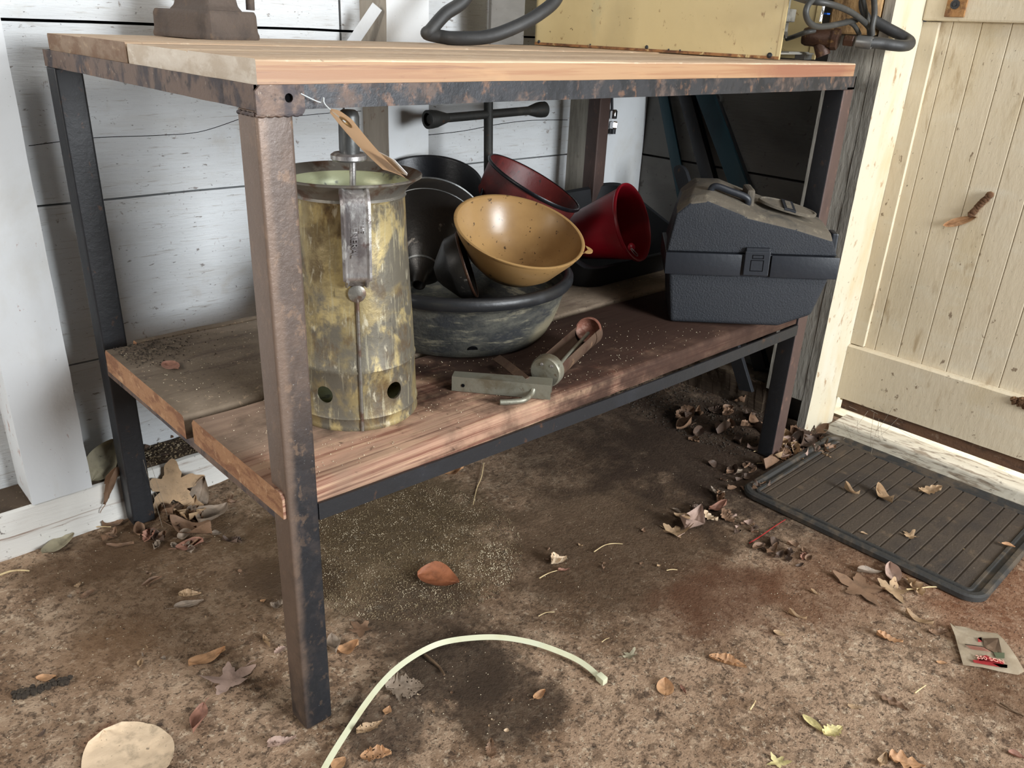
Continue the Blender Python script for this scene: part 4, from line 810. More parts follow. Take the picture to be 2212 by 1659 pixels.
# cream machine housing
mo = Vector((1.066, .090, 0)); dl = (Vector((.985, .640, 0)) - mo); ml = dl.length; dl.normalize(); dwid = Vector((-dl.y, dl.x, 0)) * -1
MZ = TT + .001
MM = mat4(Vector((mo.x, mo.y, MZ)), dl, -dwid, Vector((0, 0, 1)))   # local x back along panel, y towards left(outside), z up
mc = thing('pump_machine', 'cream enamelled machine housing, open at its near end, on the right of the bench top', 'machine', (1.13, .36, MZ))
MW = .185
bm = NB(); addbox(bm, 0, ml, -.0025, 0, .0, .30, .0008); addbox(bm, -.001, .006, -.004, .0006, 0, .30, .0006); bmesh.ops.transform(bm, matrix=MM, verts=bm.verts)
sp = link_mesh('side_panel', bm, 'creammetal', mc)
bm = NB(); addbox(bm, .0, ml, -.0003, .0012, .0004, .0055, .0004); bmesh.ops.transform(bm, matrix=MM, verts=bm.verts); o = link_mesh('rusted_bottom_edge', bm, 'creamrust', sp); o['label'] = 'rusted bottom edge'
for x_, z_, r_ in ((.018, .006, .0055), (.275, .008, .004), (.225, .006, .002), (.20, .006, .0018), (.41, .007, .0016), (.545, .006, .004)): link_mesh('rusted_screw', lathe([(0, 0), (r_, 0), (r_ * .7, .0016), (0, .002)], MM @ Vector((x_, .0002, z_)), -dwid, 14), 'steeldark', sp, smooth=50)
bm = NB(); addbox(bm, 0, ml, -MW, -MW + .0025, 0, .30, .0008); addbox(bm, -.001, .012, -MW - .002, -MW + .004, .0, .30, .0005); bmesh.ops.transform(bm, matrix=MM, verts=bm.verts); link_mesh('far_panel', bm, 'creammetal', mc)
bm = NB(); addbox(bm, 0, ml, -MW, 0, .298, .30); addbox(bm, ml - .003, ml, -MW, 0, 0, .30); bmesh.ops.transform(bm, matrix=MM, verts=bm.verts); link_mesh('top_panel', bm, 'creammetal', mc)
bm = NB(); addbox(bm, .002, ml - .01, -MW + .004, -.004, .009, .012, .0005); addbox(bm, .006, .03, -MW + .02, -.06, .012, .0135); bmesh.ops.transform(bm, matrix=MM, verts=bm.verts); link_mesh('base_tray', bm, 'alum', mc)
bm = NB(); addbox(bm, -.004, .016, -MW + .028, -MW + .066, .0, .0095, .001); bmesh.ops.transform(bm, matrix=MM, verts=bm.verts); link_mesh('metal_foot', bm, 'ferrule', mc)
bm = NB(); addbox(bm, .05, .16, -.15, -.03, .03, .13, .01); addbox(bm, .02, .08, -.075, -.02, .045, .068, .004); addbox(bm, .03, .09, -.07, -.03, .07, .10, .006); bmesh.ops.transform(bm, matrix=MM, verts=bm.verts); pbm = link_mesh('pump_block', bm, 'alum', mc, smooth=30)
bm = NB(); addbox(bm, .10, .2, -.17, -.01, .012, .16, .004); bmesh.ops.transform(bm, matrix=MM, verts=bm.verts); link_mesh('motor_housing', bm, 'blackflat', mc)
link_mesh('bolt_head', lathe([(0, -.004), (.006, -.004), (.0065, 0), (.0065, .008), (0, .008)], MM @ Vector((.02, -.050, .042)), -dl, 6), 'alum', pbm)
q0 = ay(1779, 15, .06); q1 = ay(1772, 47, .06)
link_mesh('chrome_strut', tube([q0 + (q0 - q1) * .6, q1], .0028, 12), 'chrome', mc, smooth=60)
bm = NB(); q = ay(1790, 30, .12); addbox(bm, q.x - .006, q.x + .006, q.y, q.y + .01, q.z - .0016, q.z + .0016, .0006); link_mesh('blue_clip', bm, 'blue', mc)
bm = NB(); q = ay(1712, 35, .11); addbox(bm, q.x - .018, q.x + .012, q.y, q.y + .03, q.z - .010, q.z + .012, .002); link_mesh('bracket', bm, 'alum', mc)
# pipe fitting chain
yf = .045
f0 = ad(1738, 78, 1.53); f1 = ad(1815, 86, 1.50); fa = (f1 - f0).normalized()
f0 = f0 - fa * .0
def along(px): return f0 + fa * ((px - 1738) / (1815 - 1738) * (f1 - f0).length)
pf = link_mesh('pipe_coupling', lathe([(0, -.004), (.014, -.002), (.0165, .004), (.0165, .048), (.0155, .052), (0, .052)], f0, fa, 32), 'brass', mc, smooth=40)
link_mesh('threaded_nut', lathe([(0, 0), (.0185, 0), (.0195, .003), (.0185, .012), (.0155, .013), (0, .013)], along(1797), fa, 8), 'brass', pf)
link_mesh('lower_tee', tube([along(1775) + Vector((0, 0, -.010)), along(1790) + Vector((0, .004, -.030))], .013, 20), 'brass', pf, smooth=50)
link_mesh('hex_adapter', lathe([(0, 0), (.0095, 0), (.0105, .002), (.0105, .016), (.0095, .018), (0, .018)], along(1823), fa, 6), 'brass', pf)
# thick hose clamped to the fitting
fe = along(1850)
hs = thing('rubber_hose', 'thick black rubber hose doubling back from the brown fitting at the bench end', 'hose', fe)
link_mesh('ferrule', lathe([(.007, 0), (.0108, .0), (.0112, .003), (.0112, .024), (.0104, .027), (.007, .027)], fe, fa, 28), 'ferrule', hs, smooth=40)
P = [fe + fa * .010, ad(1898, 93, 1.49), ad(1925, 97, 1.49), ad(1948, 99, 1.495), ad(1963, 97, 1.515), ad(1964, 89, 1.535), ad(1945, 76, 1.545), ad(1915, 60, 1.55), ad(1888, 44, 1.555), ad(1868, 22, 1.56), ad(1862, -20, 1.56), ad(1860, -60, 1.56)]
link_mesh('hose_length', tube(spline(P, 8), .0102, 16), 'hose', hs, smooth=60)
# coiled cables
def cab(label, pts, y, r=.0052, mat='cable', nm='power_cable'):
    P = [ay(u, v, y + (dy[0] if dy else 0)) for u, v, *dy in pts]
    return tag(link_mesh(nm, tube(spline(P, 8), r, 12), mat, smooth=60), label, 'cable')
cab('grey black cable forming the round loop in front of the open machine', [(1762, -30), (1757, -5), (1745, 12), (1741, 30), (1748, 48), (1764, 57), (1790, 56), (1820, 50), (1850, 43)], .025)
cab('grey black cable arching over the round cable loop down to the right', [(1716, -6, .09), (1745, 2, .03), (1790, 8), (1830, 22), (1858, 40), (1878, 60), (1882, 76)], .012)
cab('straight dark cable hanging down at the right of the cable bundle', [(1884, -30), (1888, 0), (1889, 30), (1884, 58), (1884, 76)], .0)
cab('thin grey cable hanging behind the cable bundle', [(1858, -30), (1866, 5), (1872, 35), (1876, 50), (1878, 74)], .018, .0042)
cab('dark cable sloping behind the brown pipe fitting into the machine', [(1700, 84, .07), (1718, 78, .04), (1740, 70, .01), (1760, 66, .0)], .055, .0042)
cab('short cable end dropping behind the metal ferrule', [(1828, 45), (1842, 52), (1850, 62), (1856, 74)], .028, .0042)
# loose hose behind the machine
P = [ay(1035, -60, .50), ay(1003, 0, .50), ay(962, 30, .51), ay(930, 66, .515), ay(924, 84, .52)]
e = P[-1]; P[-1] = Vector((e.x, .52, TT + .018)); P += [Vector((e.x + .018, .50, TT + .0135)), ay(985, 90, .47), ay(1050, 80, .44), ay(1110, 60, .42), ay(1165, 30, .41), ay(1203, -5, .41), ay(1215, -60, .41)]
for p in P: p.z = max(p.z, TT + .0128)
tag(link_mesh('rubber_hose', tube(spline(P, 10), .0118, 16), 'hose', smooth=60), 'black rubber hose looping onto the middle of the bench top beside the cream machine', 'hose')
# added dark panel painting in the shade left of the machine
q = ay(1085, 40, .635); tag(link_mesh('shade_panel', box(q.x - .035, q.x + .06, .630, .640, TT + .0005, 1.2, .002), 'rwall'), 'added dark panel standing in for the shade behind the cream machine', 'shade panel')
# white strap bracing the wall stud
a = ay(762, 92, .700); b = ay(815, 14, .66); tag(link_mesh('wall_strap', tube([a + (a - b) * .5, b], 0, flat=(.0105, .0012, (-.5, -.8, .1))), 'stud'), 'flat white painted strap running diagonally beside the middle wall stud', 'strap')
# ================================================================== FLOOR MAT
mt = thing('floor_mat', 'dirty ribbed rubber car mat with a raised rim on the floor by the door', 'mat', (1.17, -.26, 0))
mx0, mx1, my0, my1 = .975, 1.378, -.500, -.030
def rr2(x0, x1, y0, y1, r): return rrect((x0 + x1) / 2, (y0 + y1) / 2, x1 - x0, y1 - y0, r)
bm = NB(); rings = []
for ins, z in ((0, .0006), (.0, .009), (.004, .012), (.012, .012), (.016, .006), (.022, .006), (.024, .009), (.029, .009), (.031, .0055)):
    rings.append([bm.verts.new((x, y, z + .001)) for x, y in rr2(mx0 + ins, mx1 - ins, my0 + ins, my1 - ins, max(.035 - ins, .006))])
for A, B in zip(rings, rings[1:]):
    for k in range(len(A)): bm.faces.new((A[k], A[(k + 1) % len(A)], B[(k + 1) % len(A)], B[k]))
link_mesh('raised_rim', bm, 'matrim', mt, smooth=35)
bm = NB(); y = my0 + .031; w = .0265; prev = None; x0, x1 = mx0 + .030, mx1 - .030
k = 0
while y < my1 - .033:
    y2 = min(y + w, my1 - .031)
    for (ya, yb, za, zb) in ((y, y2 - .0045, .0062, .0062), (y2 - .0045, y2 - .003, .0062, .0036), (y2 - .003, y2 - .0015, .0036, .0036), (y2 - .0015, y2, .0036, .0062)):
        nx_ = 16
        for i in range(nx_):
            xa = x0 + (x1 - x0) * i / nx_; xb = x0 + (x1 - x0) * (i + 1) / nx_
            q = [(xa, ya, za), (xb, ya, za), (xb, yb, zb), (xa, yb, zb)]
            bm.faces.new([bm.verts.new((a, b, c + .001 + .0008 * noise.noise(Vector((a * 12, b * 12, 0))))) for a, b, c in q])
    y = y2
bmesh.ops.remove_doubles(bm, verts=bm.verts, dist=.0002); link_mesh('ribbed_pad', bm, 'mat', mt)
# ================================================================== CABLE TIE
P = [(690, 1680), (712, 1640), (745, 1587), (790, 1520), (830, 1470), (868, 1435), (915, 1405), (960, 1387), (1020, 1378), (1080, 1377), (1140, 1386), (1190, 1401), (1240, 1422), (1270, 1441), (1294, 1462)]
hts = [.004, .004, .005, .008, .011, .013, .014, .015, .016, .016, .015, .013, .010, .008, .006]
P = [az(u, v, h) for (u, v), h in zip(P, hts)]
tie = thing('cable_tie', 'large yellowed nylon cable tie curving across the floor in front of the bench', 'cable tie', (P[9].x, P[9].y, 0))
link_mesh('strap', tube(spline(P, 8), 0, flat=(.0040, .0009, (-.35, -.6, .75))), 'tie', tie, smooth=40)
e = P[-1]; d = (P[-1] - P[-2]).normalized(); sx = d.cross(Vector((0, 0, 1))).normalized()
bm = NB(); addbox(bm, -.002, .0125, -.0052, .0052, -.0045, .006, .0016); bmesh.ops.transform(bm, matrix=mat4(e, d, sx, Vector((0, 0, 1))), verts=bm.verts); link_mesh('tie_head', bm, 'tie', tie, smooth=40)
# ================================================================== WRAPPER
Q = {k: az(u, v, .004) for k, (u, v) in dict(A=(2060, 1361), B=(2150, 1374), C=(2212, 1447), D=(2079, 1440)).items()}
W0 = az(2062, 1360, .003); WX = az(2154, 1374, .003); WY = az(2079, 1441, .003)
wp = thing('plastic_wrapper', 'crumpled clear and white wrapper with red print lying on the floor at the right', 'wrapper', (az(2130, 1410, 0)))
outline = [(2049, 1353), (2058, 1360), (2085, 1360), (2110, 1368), (2152, 1374), (2166, 1385), (2178, 1402), (2195, 1425), (2212, 1455), (2197, 1463), (2160, 1456), (2120, 1448), (2079, 1441), (2070, 1410), (2060, 1380)]
bm = NB(); cxy = az(2128, 1410, 0); n = len(outline); rings = []
for s_ in (1, .85, .6, .3):
    rings.append([])
    for (u, v) in outline:
        p = az(u, v, 0); q = cxy + (p - cxy) * s_; z = .003 + .004 * abs(noise.noise(Vector((q.x * 60, q.y * 60, 1)))) + (.001 if s_ == 1 else .003)
        if s_ == 1 and u < 2075 and v < 1400: z += .003
        rings[-1].append(bm.verts.new((q.x, q.y, z)))
cv = bm.verts.new((cxy.x, cxy.y, .0075))
for A, B in zip(rings, rings[1:]):
    for k in range(n): bm.faces.new((A[k], A[(k + 1) % n], B[(k + 1) % n], B[k]))
for k in range(n): bm.faces.new((rings[-1][k], rings[-1][(k + 1) % n], cv))
bmesh.ops.solidify(bm, geom=bm.faces[:], thickness=.0006); film = link_mesh('film', bm, 'wrap', wp, smooth=60)
def ink(name, pts, mat, z=.0092, label=None):
    bm = NB(); vs = [bm.verts.new(az(u, v, z)) for u, v in pts]; bm.faces.new(vs); bmesh.ops.solidify(bm, geom=bm.faces[:], thickness=.0003); o = link_mesh(name, bm, mat, film)
    if label: o['label'] = label
ink('red_stripe', [(2101, 1425), (2112, 1426), (2140, 1431), (2176, 1436), (2176, 1443), (2160, 1441), (2130, 1436), (2104, 1431)], 'redink')
ink('red_block', [(2112, 1378), (2120, 1376), (2122, 1386), (2113, 1387)], 'redink')
ink('brown_picture', [(2124, 1379), (2157, 1378), (2164, 1410), (2148, 1409), (2126, 1398)], 'brownink', .0089)
ink('green_patch', [(2146, 1409), (2170, 1410), (2170, 1422), (2152, 1421)], 'greenink', .0090)
for k in range(4): ink('fine_red_line', [(2084 + k * 4, 1391 + k * 3.0), (2122 + k * 6, 1396 + k * 3.4), (2122 + k * 6, 1397.3 + k * 3.4), (2084 + k * 4, 1392.4 + k * 3.0)], 'pinkink', .0093)
ink('red_lettering_ground', [(2112, 1424), (2118, 1418), (2130, 1415), (2148, 1424), (2168, 1428), (2168, 1435), (2140, 1432), (2113, 1427)], 'redink', .0094)
bx = (az(2150, 1436, .0099) - az(2116, 1430, .0099)).normalized(); by = Vector((0, 0, 1)).cross(bx)
textmesh('white_lettering', '250 SON', .0105, mat4(az(2139, 1424, .0101), bx, by, Vector((0, 0, 1))), 'whiteink', film, .0002)
# ================================================================== RED WIRE, STRAWS, TWIGS
def strand(name, label, pts, r, mat, cat, h=.002, n=5, z=None):
    P = [az(u, v, (z if z is not None else fz(*fl(u, v))) + h + r + (.0015 * sin(i * 2.2))) for i, (u, v) in enumerate(pts)]
    return tag(link_mesh(name, tube(spline(P, n), [r, r * .6], 6), mat, smooth=60), label, cat)
strand('red_wire', 'thin red wire lying by the front edge of the mat', [(1619, 1173), (1645, 1157), (1672, 1138), (1697, 1122)], .0012, 'redwire', 'wire')
for lab, pts, r, m in [
    ('pale curved straw at the far left by the painted sill', [(0, 1242), (22, 1234), (45, 1232), (63, 1233)], .0020, 'straw'),
    ('thin curved straw on the floor right of the rust coloured leaf', [(1283, 1192), (1305, 1178), (1325, 1174), (1345, 1175)], .0011, 'straw'),
    ('straw with a reddish end below the white crumbs in the middle', [(1165, 1249), (1185, 1238), (1205, 1232)], .0011, 'straw'),
    ('short straw above the right half of the cable tie', [(1163, 1331), (1180, 1323), (1198, 1322)], .0008, 'straw'),
    ('forked pale straw near the right corner of the mat', [(2055, 1180), (2085, 1187), (2120, 1192), (2157, 1195)], .0014, 'straw'),
    ('thin straw lying just above the forked straw on the mat', [(2060, 1185), (2080, 1190), (2095, 1187)], .0010, 'straw'),
    ('pale stalk reaching from the oak leaves to the mat corner', [(1958, 1273), (1980, 1272), (2005, 1268), (2033, 1268)], .0016, 'straw'),
    ('short pale stick near the left bottom of the wrapper', [(1976, 1497), (1988, 1488), (2000, 1480)], .0013, 'straw'),
    ('tiny stick left of the torn pale leaf at the bottom', [(1620, 1533), (1627, 1523), (1632, 1513)], .0014, 'straw'),
    ('dark twig crossing the lower right corner', [(2160, 1518), (2180, 1530), (2200, 1541), (2212, 1548)], .0016, 'twig'),
    ('brown twig under the left part of the cable tie', [(918, 1415), (935, 1428), (950, 1442), (960, 1458)], .0026, 'twig'),
    ('thin dry stem standing in the dirt under the shelf rail', [(1045, 1000), (1040, 1030), (1030, 1055), (1022, 1090)], .0012, 'straw'),
    ('bent straw on the heap beside the rear left leg', [(175, 1145), (205, 1138), (240, 1138)], .0013, 'straw'),
    ('curved straw between the mat and the front right leg', [(1635, 1001), (1660, 998), (1680, 985), (1692, 976)], .0011, 'straw'),
    ('short white stick left of the front right leg', [(1628, 975), (1640, 974), (1652, 974)], .0011, 'straw'),
    ('tiny straw piece on the brown floor right of the cable tie head', [(1440, 1232), (1452, 1230), (1463, 1231)], .0010, 'straw'),
    ('thin straw sliver under the right end of the cable tie', [(1300, 1387), (1308, 1381), (1316, 1378)], .0008, 'straw')]:
    strand('dry_straw' if m == 'straw' else 'twig', lab, pts, r, m, 'straw' if m == 'straw' else 'twig')
# bark strip
bm = NB()
for i in range(60):
    t = random.random(); p = az(32 + 118 * t + random.uniform(-4, 4), 1503 - 36 * t + random.uniform(-7, 7), .003); addlathe(bm, [(0, -.003), (.004, -.001), (.003, .003), (0, .003)], p, (random.uniform(-1, 1), random.uniform(-1, 1), random.uniform(-1, 1)), 6)
tag(link_mesh('bark_strip', bm, 'bark'), 'strip of dark crumbling bark on the floor at the far left', 'bark')
# ================================================================== LEAVES
def leafmesh(L, kind, ratio, curl, bend, seed):
    """leaf in local coords, base at origin, tip at +x"""
    rnd = random.Random(seed); bm = NB(); NU, NV = 26, 9
    def width(t):
        b = math.sin(pi * min(1, t ** .8)) ** .8
        if kind == 'oak': b *= .45 + .75 * abs(sin(t * pi * 3.2 + .5)) ** 1.5 * (1 - .3 * t)
        if kind == 'holly': b *= .6 + .5 * abs(sin(t * pi * 5))
        if kind == 'torn': b *= .7 + .5 * rnd.random()
        return b
    if kind == 'round':
        width0 = width
        def width(t): return math.sqrt(max(0, sin(pi * min(1, t * .96 + .02)))) * (1 if 0 < t < 1 else 0)
    if kind == 'star':
        pts = 5; n = 90; rings = []; ph = rnd.random()
        for s_ in (1, .7, .4, .15):
            R = []
            for k in range(n):
                a = 2 * pi * k / n; tw = ((a * pts / (2 * pi) + ph) % 1.0); lob = (1 - abs(2 * tw - 1)) ** 1.15; r = L * .60 * (.44 + .60 * lob * (1 + .28 * sin(a * 2 + seed)) + .05 * sin(a * 17 + seed)) * s_
                x = r * cos(a); y = r * sin(a) * ratio; z = curl * L * (r / L * 1.8) ** 2 * (.6 + .5 * sin(a * 3 + seed)) + bend * x
                R.append(bm.verts.new((x + L * .5, y, z)))
            rings.append(R)
        c = bm.verts.new((L * .5, 0, 0))
        for A, B in zip(rings, rings[1:]):
            for k in range(n): bm.faces.new((A[k], A[(k + 1) % n], B[(k + 1) % n], B[k]))
        for k in range(n): bm.faces.new((rings[-1][k], rings[-1][(k + 1) % n], c))
    else:
        g = []
        for i in range(NU + 1):
            t = i / NU; wl, wr_ = width(t), width(t)
            if kind == 'oak': wr_ = width(min(1, t + .04))
            row = []
            for j in range(-NV, NV + 1):
                q = j / NV; w = (wl if q < 0 else wr_) * ratio * L * .5 * q
                z = curl * L * (q * q) * (.6 + .4 * sin(t * 5 + seed)) + bend * L * (4 * (t - .5) ** 2) + .02 * L * noise.noise(Vector((t * 5 + seed, q * 3, seed))) - .012 * L * (1 if j == 0 else 0) - .006 * L * max(0, cos(2 * pi * (t * 7 - abs(q) * 1.4))) ** 6
                row.append(bm.verts.new((L * t, w, z)))
            g.append(row)
        for i in range(NU):
            for j in range(2 * NV):
                if kind == 'torn' and rnd.random() < .06: continue
                bm.faces.new((g[i][j], g[i + 1][j], g[i + 1][j + 1], g[i][j + 1]))
        bmesh.ops.remove_doubles(bm, verts=bm.verts, dist=L * .004)
    # stalk
    if kind in ('oval', 'oak', 'star') and rnd.random() < .6: addtube(bm, [(L * .02, 0, 0), (-L * .16, L * .03, .002), (-L * .26, L * .07, .001)], L * .009, 5)
    return bm
lid_ = [0]
def leaf(label, u0, v0, u1, v1, kind='oval', ratio=.5, col='tan', curl=.12, bend=.06, z=None, tilt=0., roll=0., group=None, name='dry_leaf', cat='leaf', surf=None, nrm=(-1, 0, 0)):
    lid_[0] += 1; zz = z if z is not None else 0.0
    a = az(u0, v0, zz); b = az(u1, v1, zz)
    if surf: a = surf(u0, v0); b = surf(u1, v1)
    d = b - a; L = max(d.length, .004); d.normalize()
    if surf is None: up = Vector((0, 0, 1))
    else: up = Vector(nrm)
    y = up.cross(d).normalized(); R_ = Matrix.Rotation(radians(roll), 3, d); y = R_ @ y; n = d.cross(y).normalized()
    bm = leafmesh(L, kind, ratio, curl, bend, lid_[0]); bmesh.ops.transform(bm, matrix=mat4(a, d, y, n), verts=bm.verts)
    if surf is None:
        base = zz if z is not None else None; 
        lowest = min(v.co.z - (fz(v.co.x, v.co.y) if z is None else z) for v in bm.verts)
        bmesh.ops.translate(bm, vec=(0, 0, -lowest + .0008), verts=bm.verts)
    return tag(link_mesh(name, bm, LM[col], smooth=60), label, cat, group)
leaf('large pale tan oval leaf with ribs at the bottom left edge', 336, 1700, 226, 1588, 'round', .86, 'pale', .05, .05)
leaf('pointed tan leaf left of the front bench leg foot', 408, 1442, 488, 1407, 'oval', .42, 'orange', .16, .04)
leaf('tan oak leaf with three long points left of the front bench leg foot', 530, 1440, 462, 1500, 'star', .9, 'pink', .22, .08)
leaf('narrow reddish leaf below the three pointed oak leaf', 440, 1524, 418, 1588, 'oval', .42, 'red', .22, .06)
leaf('olive grey leaf against the painted sill at the left', 92, 1202, 162, 1160, 'oval', .55, 'olive', .12, .1)
leaf('rust orange curled leaf alone on the dark floor behind the cable tie', 902, 1246, 992, 1262, 'oval', .85, 'rust', .20, .05)
leaf('ragged grey leaf under the left half of the cable tie', 832, 1488, 916, 1486, 'torn', .9, 'grey', .12, .05)
leaf('brown maple leaf scrap just right of the front left leg', 760, 1352, 800, 1370, 'star', 1., 'brown', .2, .1)
leaf('orange cupped leaf touching the right of the front left leg', 728, 1412, 775, 1395, 'oval', .7, 'orange', .3, .05)
leaf('grey upright leaf scrap behind the orange cupped leaf by the leg', 716, 1378, 726, 1420, 'oval', .5, 'grey', .3, .1)
leaf('orange crescent leaf at the bottom edge beside the cable tie', 778, 1638, 846, 1632, 'torn', .55, 'orange', .25, .08)
leaf('yellow orange leaf scrap under the lower end of the cable tie', 718, 1662, 746, 1636, 'oval', .8, 'orange', .1, .05)
leaf('shredded tan leaf in the leg shadow below the ragged grey leaf', 770, 1590, 826, 1562, 'torn', .4, 'tan', .2, .1)
leaf('small orange leaf tip above the shredded leaf', 832, 1545, 842, 1527, 'oval', .8, 'orange', .2, .05)
leaf('brown torn leaf scrap upright at the bottom centre', 1062, 1642, 1060, 1602, 'torn', .5, 'brown', .2, .05)
leaf('small orange brown leaf scrap in the middle of the dark patch', 1152, 1510, 1178, 1494, 'oval', .55, 'orange', .2, .05)
leaf('small yellow brown leaf with a stalk below centre right', 1437, 1505, 1436, 1468, 'oval', .75, 'orange', .15, .05)
leaf('long narrow orange leaf on the bright floor right of the cable tie', 1530, 1422, 1612, 1446, 'torn', .3, 'orange', .2, .05)
leaf('small round tan leaf scrap above the long narrow orange leaf', 1670, 1364, 1698, 1374, 'oval', .6, 'tan', .1, .05)
leaf('notched orange leaf between the mat and the wrapper', 1892, 1372, 1950, 1389, 'holly', .4, 'orange', .2, .05)
leaf('curved tan leaf strip above the wrapper', 1954, 1326, 2014, 1354, 'oval', .3, 'tan', .2, .12)
leaf('brown holly edged leaf beside the top of the wrapper', 2005, 1366, 2046, 1366, 'holly', .5, 'brown', .15, .05)
leaf('small orange leaf left of the wrapper', 2022, 1430, 2046, 1434, 'oval', .5, 'orange', .1, .05)
leaf('pale torn leaf half pointing up left at the bottom right', 1733, 1546, 1781, 1586, 'oval', .35, 'yellow', .1, .06)
leaf('pale pointed leaf half touching the torn leaf at the bottom right', 1778, 1590, 1819, 1572, 'holly', .6, 'yellow', .12, .06)
leaf('tan leaf with dark spots at the bottom edge right', 1920, 1638, 1998, 1658, 'oak', .7, 'orange', .12, .05)
leaf('narrow upright leaf beside the dark spotted leaf', 1900, 1658, 1912, 1632, 'oval', .5, 'tan', .3, .05)
leaf('yellow leaf points at the bottom edge below the pale torn leaf', 1664, 1652, 1697, 1640, 'star', .8, 'yellow', .2, .05)
leaf('small tan half moon leaf right of centre at the bottom', 1830, 1524, 1862, 1530, 'torn', .55, 'tan', .1, .05)
leaf('brown dull leaf with a long tail left below the wrapper', 1902, 1505, 1962, 1538, 'oak', .45, 'brown', .1, .06)
leaf('orange curled leaf at the bottom right corner', 2176, 1626, 2214, 1640, 'oval', .5, 'red', .3, .08)
leaf('tiny tan leaf crescent in the open floor right of centre', 1750, 1277, 1770, 1286, 'oval', .4, 'tan', .3, .1)
leaf('thin curved tan leaf blade right of the cable tie', 1702, 1325, 1742, 1340, 'oval', .22, 'tan', .3, .08)
leaf('broad brown oak leaf lying beside the front edge of the mat', 1905, 1290, 1812, 1252, 'star', 1.0, 'brown', .10, .03)
leaf('pale pointed oak leaf leaning on the mat edge', 1960, 1292, 1898, 1262, 'star', .9, 'tan', .25, .06)
leaf('pale upright leaf above the brown oak leaf at the mat edge', 1933, 1262, 1920, 1222, 'oval', .5, 'pink', .2, .06)
leaf('thin tan leaf right of the pale oak leaf by the mat corner', 1992, 1290, 1955, 1248, 'oak', .45, 'tan', .2, .05)
leaf('grey leaf with a tall stalk behind the brown oak leaf', 1850, 1236, 1905, 1238, 'oval', .35, 'grey', .2, .05)
zm = .0078
leaf('curled crescent leaf in the middle of the mat', 1822, 1058, 1855, 1072, 'oval', .3, 'tan', .5, .12, z=zm)
leaf('tan curled leaf right of the crescent leaf on the mat', 1892, 1062, 1926, 1092, 'oval', .45, 'tan', .35, .1, z=zm)
leaf('tan holly edged leaf near the threshold side of the mat', 1983, 1064, 2032, 1062, 'holly', .55, 'tan', .2, .05, z=zm)
leaf('small three pointed leaf near the front of the mat', 1950, 1155, 1982, 1162, 'star', 1., 'tan', .25, .05, z=zm)
leaf('small orange leaf on the right rim of the mat', 2162, 1176, 2192, 1184, 'oval', .5, 'orange', .2, .05, z=.012)
leaf('tiny tan leaf scrap near the front rim of the mat', 1858, 1152, 1875, 1156, 'oval', .4, 'tan', .2, .05, z=zm)
leaf('small heart shaped pinkish leaf on the dusty rear shelf plank', 356, 788, 386, 800, 'oval', .75, 'red', .12, .03, z=shz(0) )
leaf('orange leaf glimpsed under the front shelf rail', 948, 1028, 1002, 1016, 'oval', .45, 'orange', .3, .1)
leaf('small tan leaf scrap on the left floor near the sill', 160, 1268, 175, 1262, 'torn', 1., 'tan', .3, .1)
leaf('dull brown folded leaf right of the small scrap at the left', 172, 1292, 204, 1278, 'oval', .6, 'brown', .2, .05)
leaf('narrow brown leaf in the middle of the left floor', 306, 1268, 350, 1248, 'oval', .3, 'brown', .2, .05)
leaf('curled yellow brown leaf left of the front bench leg', 386, 1290, 435, 1284, 'torn', .35, 'tan', .3, .1)
leaf('flat grey brown leaf below the curled leaf at the left', 376, 1315, 440, 1298, 'oval', .4, 'grey', .1, .04)
leaf('small orange flake left of the front bench leg', 562, 1300, 574, 1296, 'torn', .9, 'orange', .2, .05)
leaf('grey crumpled leaf touching the left of the front bench leg', 584, 1312, 612, 1306, 'torn', .9, 'grey', .4, .1)
leaf('thin curved leaf edge standing left of the leg foot', 570, 1378, 584, 1402, 'oval', .3, 'tan', .4, .1)
leaf('small pinkish leaf scrap left of the leg foot', 592, 1412, 618, 1400, 'holly', .6, 'pink', .2, .05)
leaf('small upright tan seed leaf on the left floor', 302, 1442, 306, 1425, 'oval', .55, 'tan', .3, .1)
leaf('pale torn leaf pieces at the foot of the front left leg', 578, 1618, 640, 1595, 'torn', .35, 'pink', .3, .1)
leaf('orange bulging leaf pressed in the dirt at the far left', 78, 1468, 122, 1462, 'oval', .55, 'orange', .15, .05)
leaf('black chip on the floor at the lower left', 82, 1592, 100, 1575, 'torn', .5, 'dark', .1, .03, name='dark_chip', cat='chip')
leaf('black chip beside the narrow reddish leaf', 340, 1562, 352, 1568, 'torn', .6, 'dark', .1, .03, name='dark_chip', cat='chip')
leaf('dull brown leaf flat on the bright floor below the narrow orange leaf', 1470, 1478, 1482, 1500, 'torn', .3, 'red', .1, .03)
leaf('pale three winged leaf right of the cable tie head', 1345, 1420, 1376, 1412, 'star', .6, 'olive', .2, .06)
leaf('white crumpled scrap on the floor in the middle', 1190, 1222, 1224, 1208, 'torn', .6, 'pale', .5, .1)
leaf('reddish flake beside the straw in the middle', 1205, 1234, 1230, 1230, 'torn', .4, 'red', .2, .05)
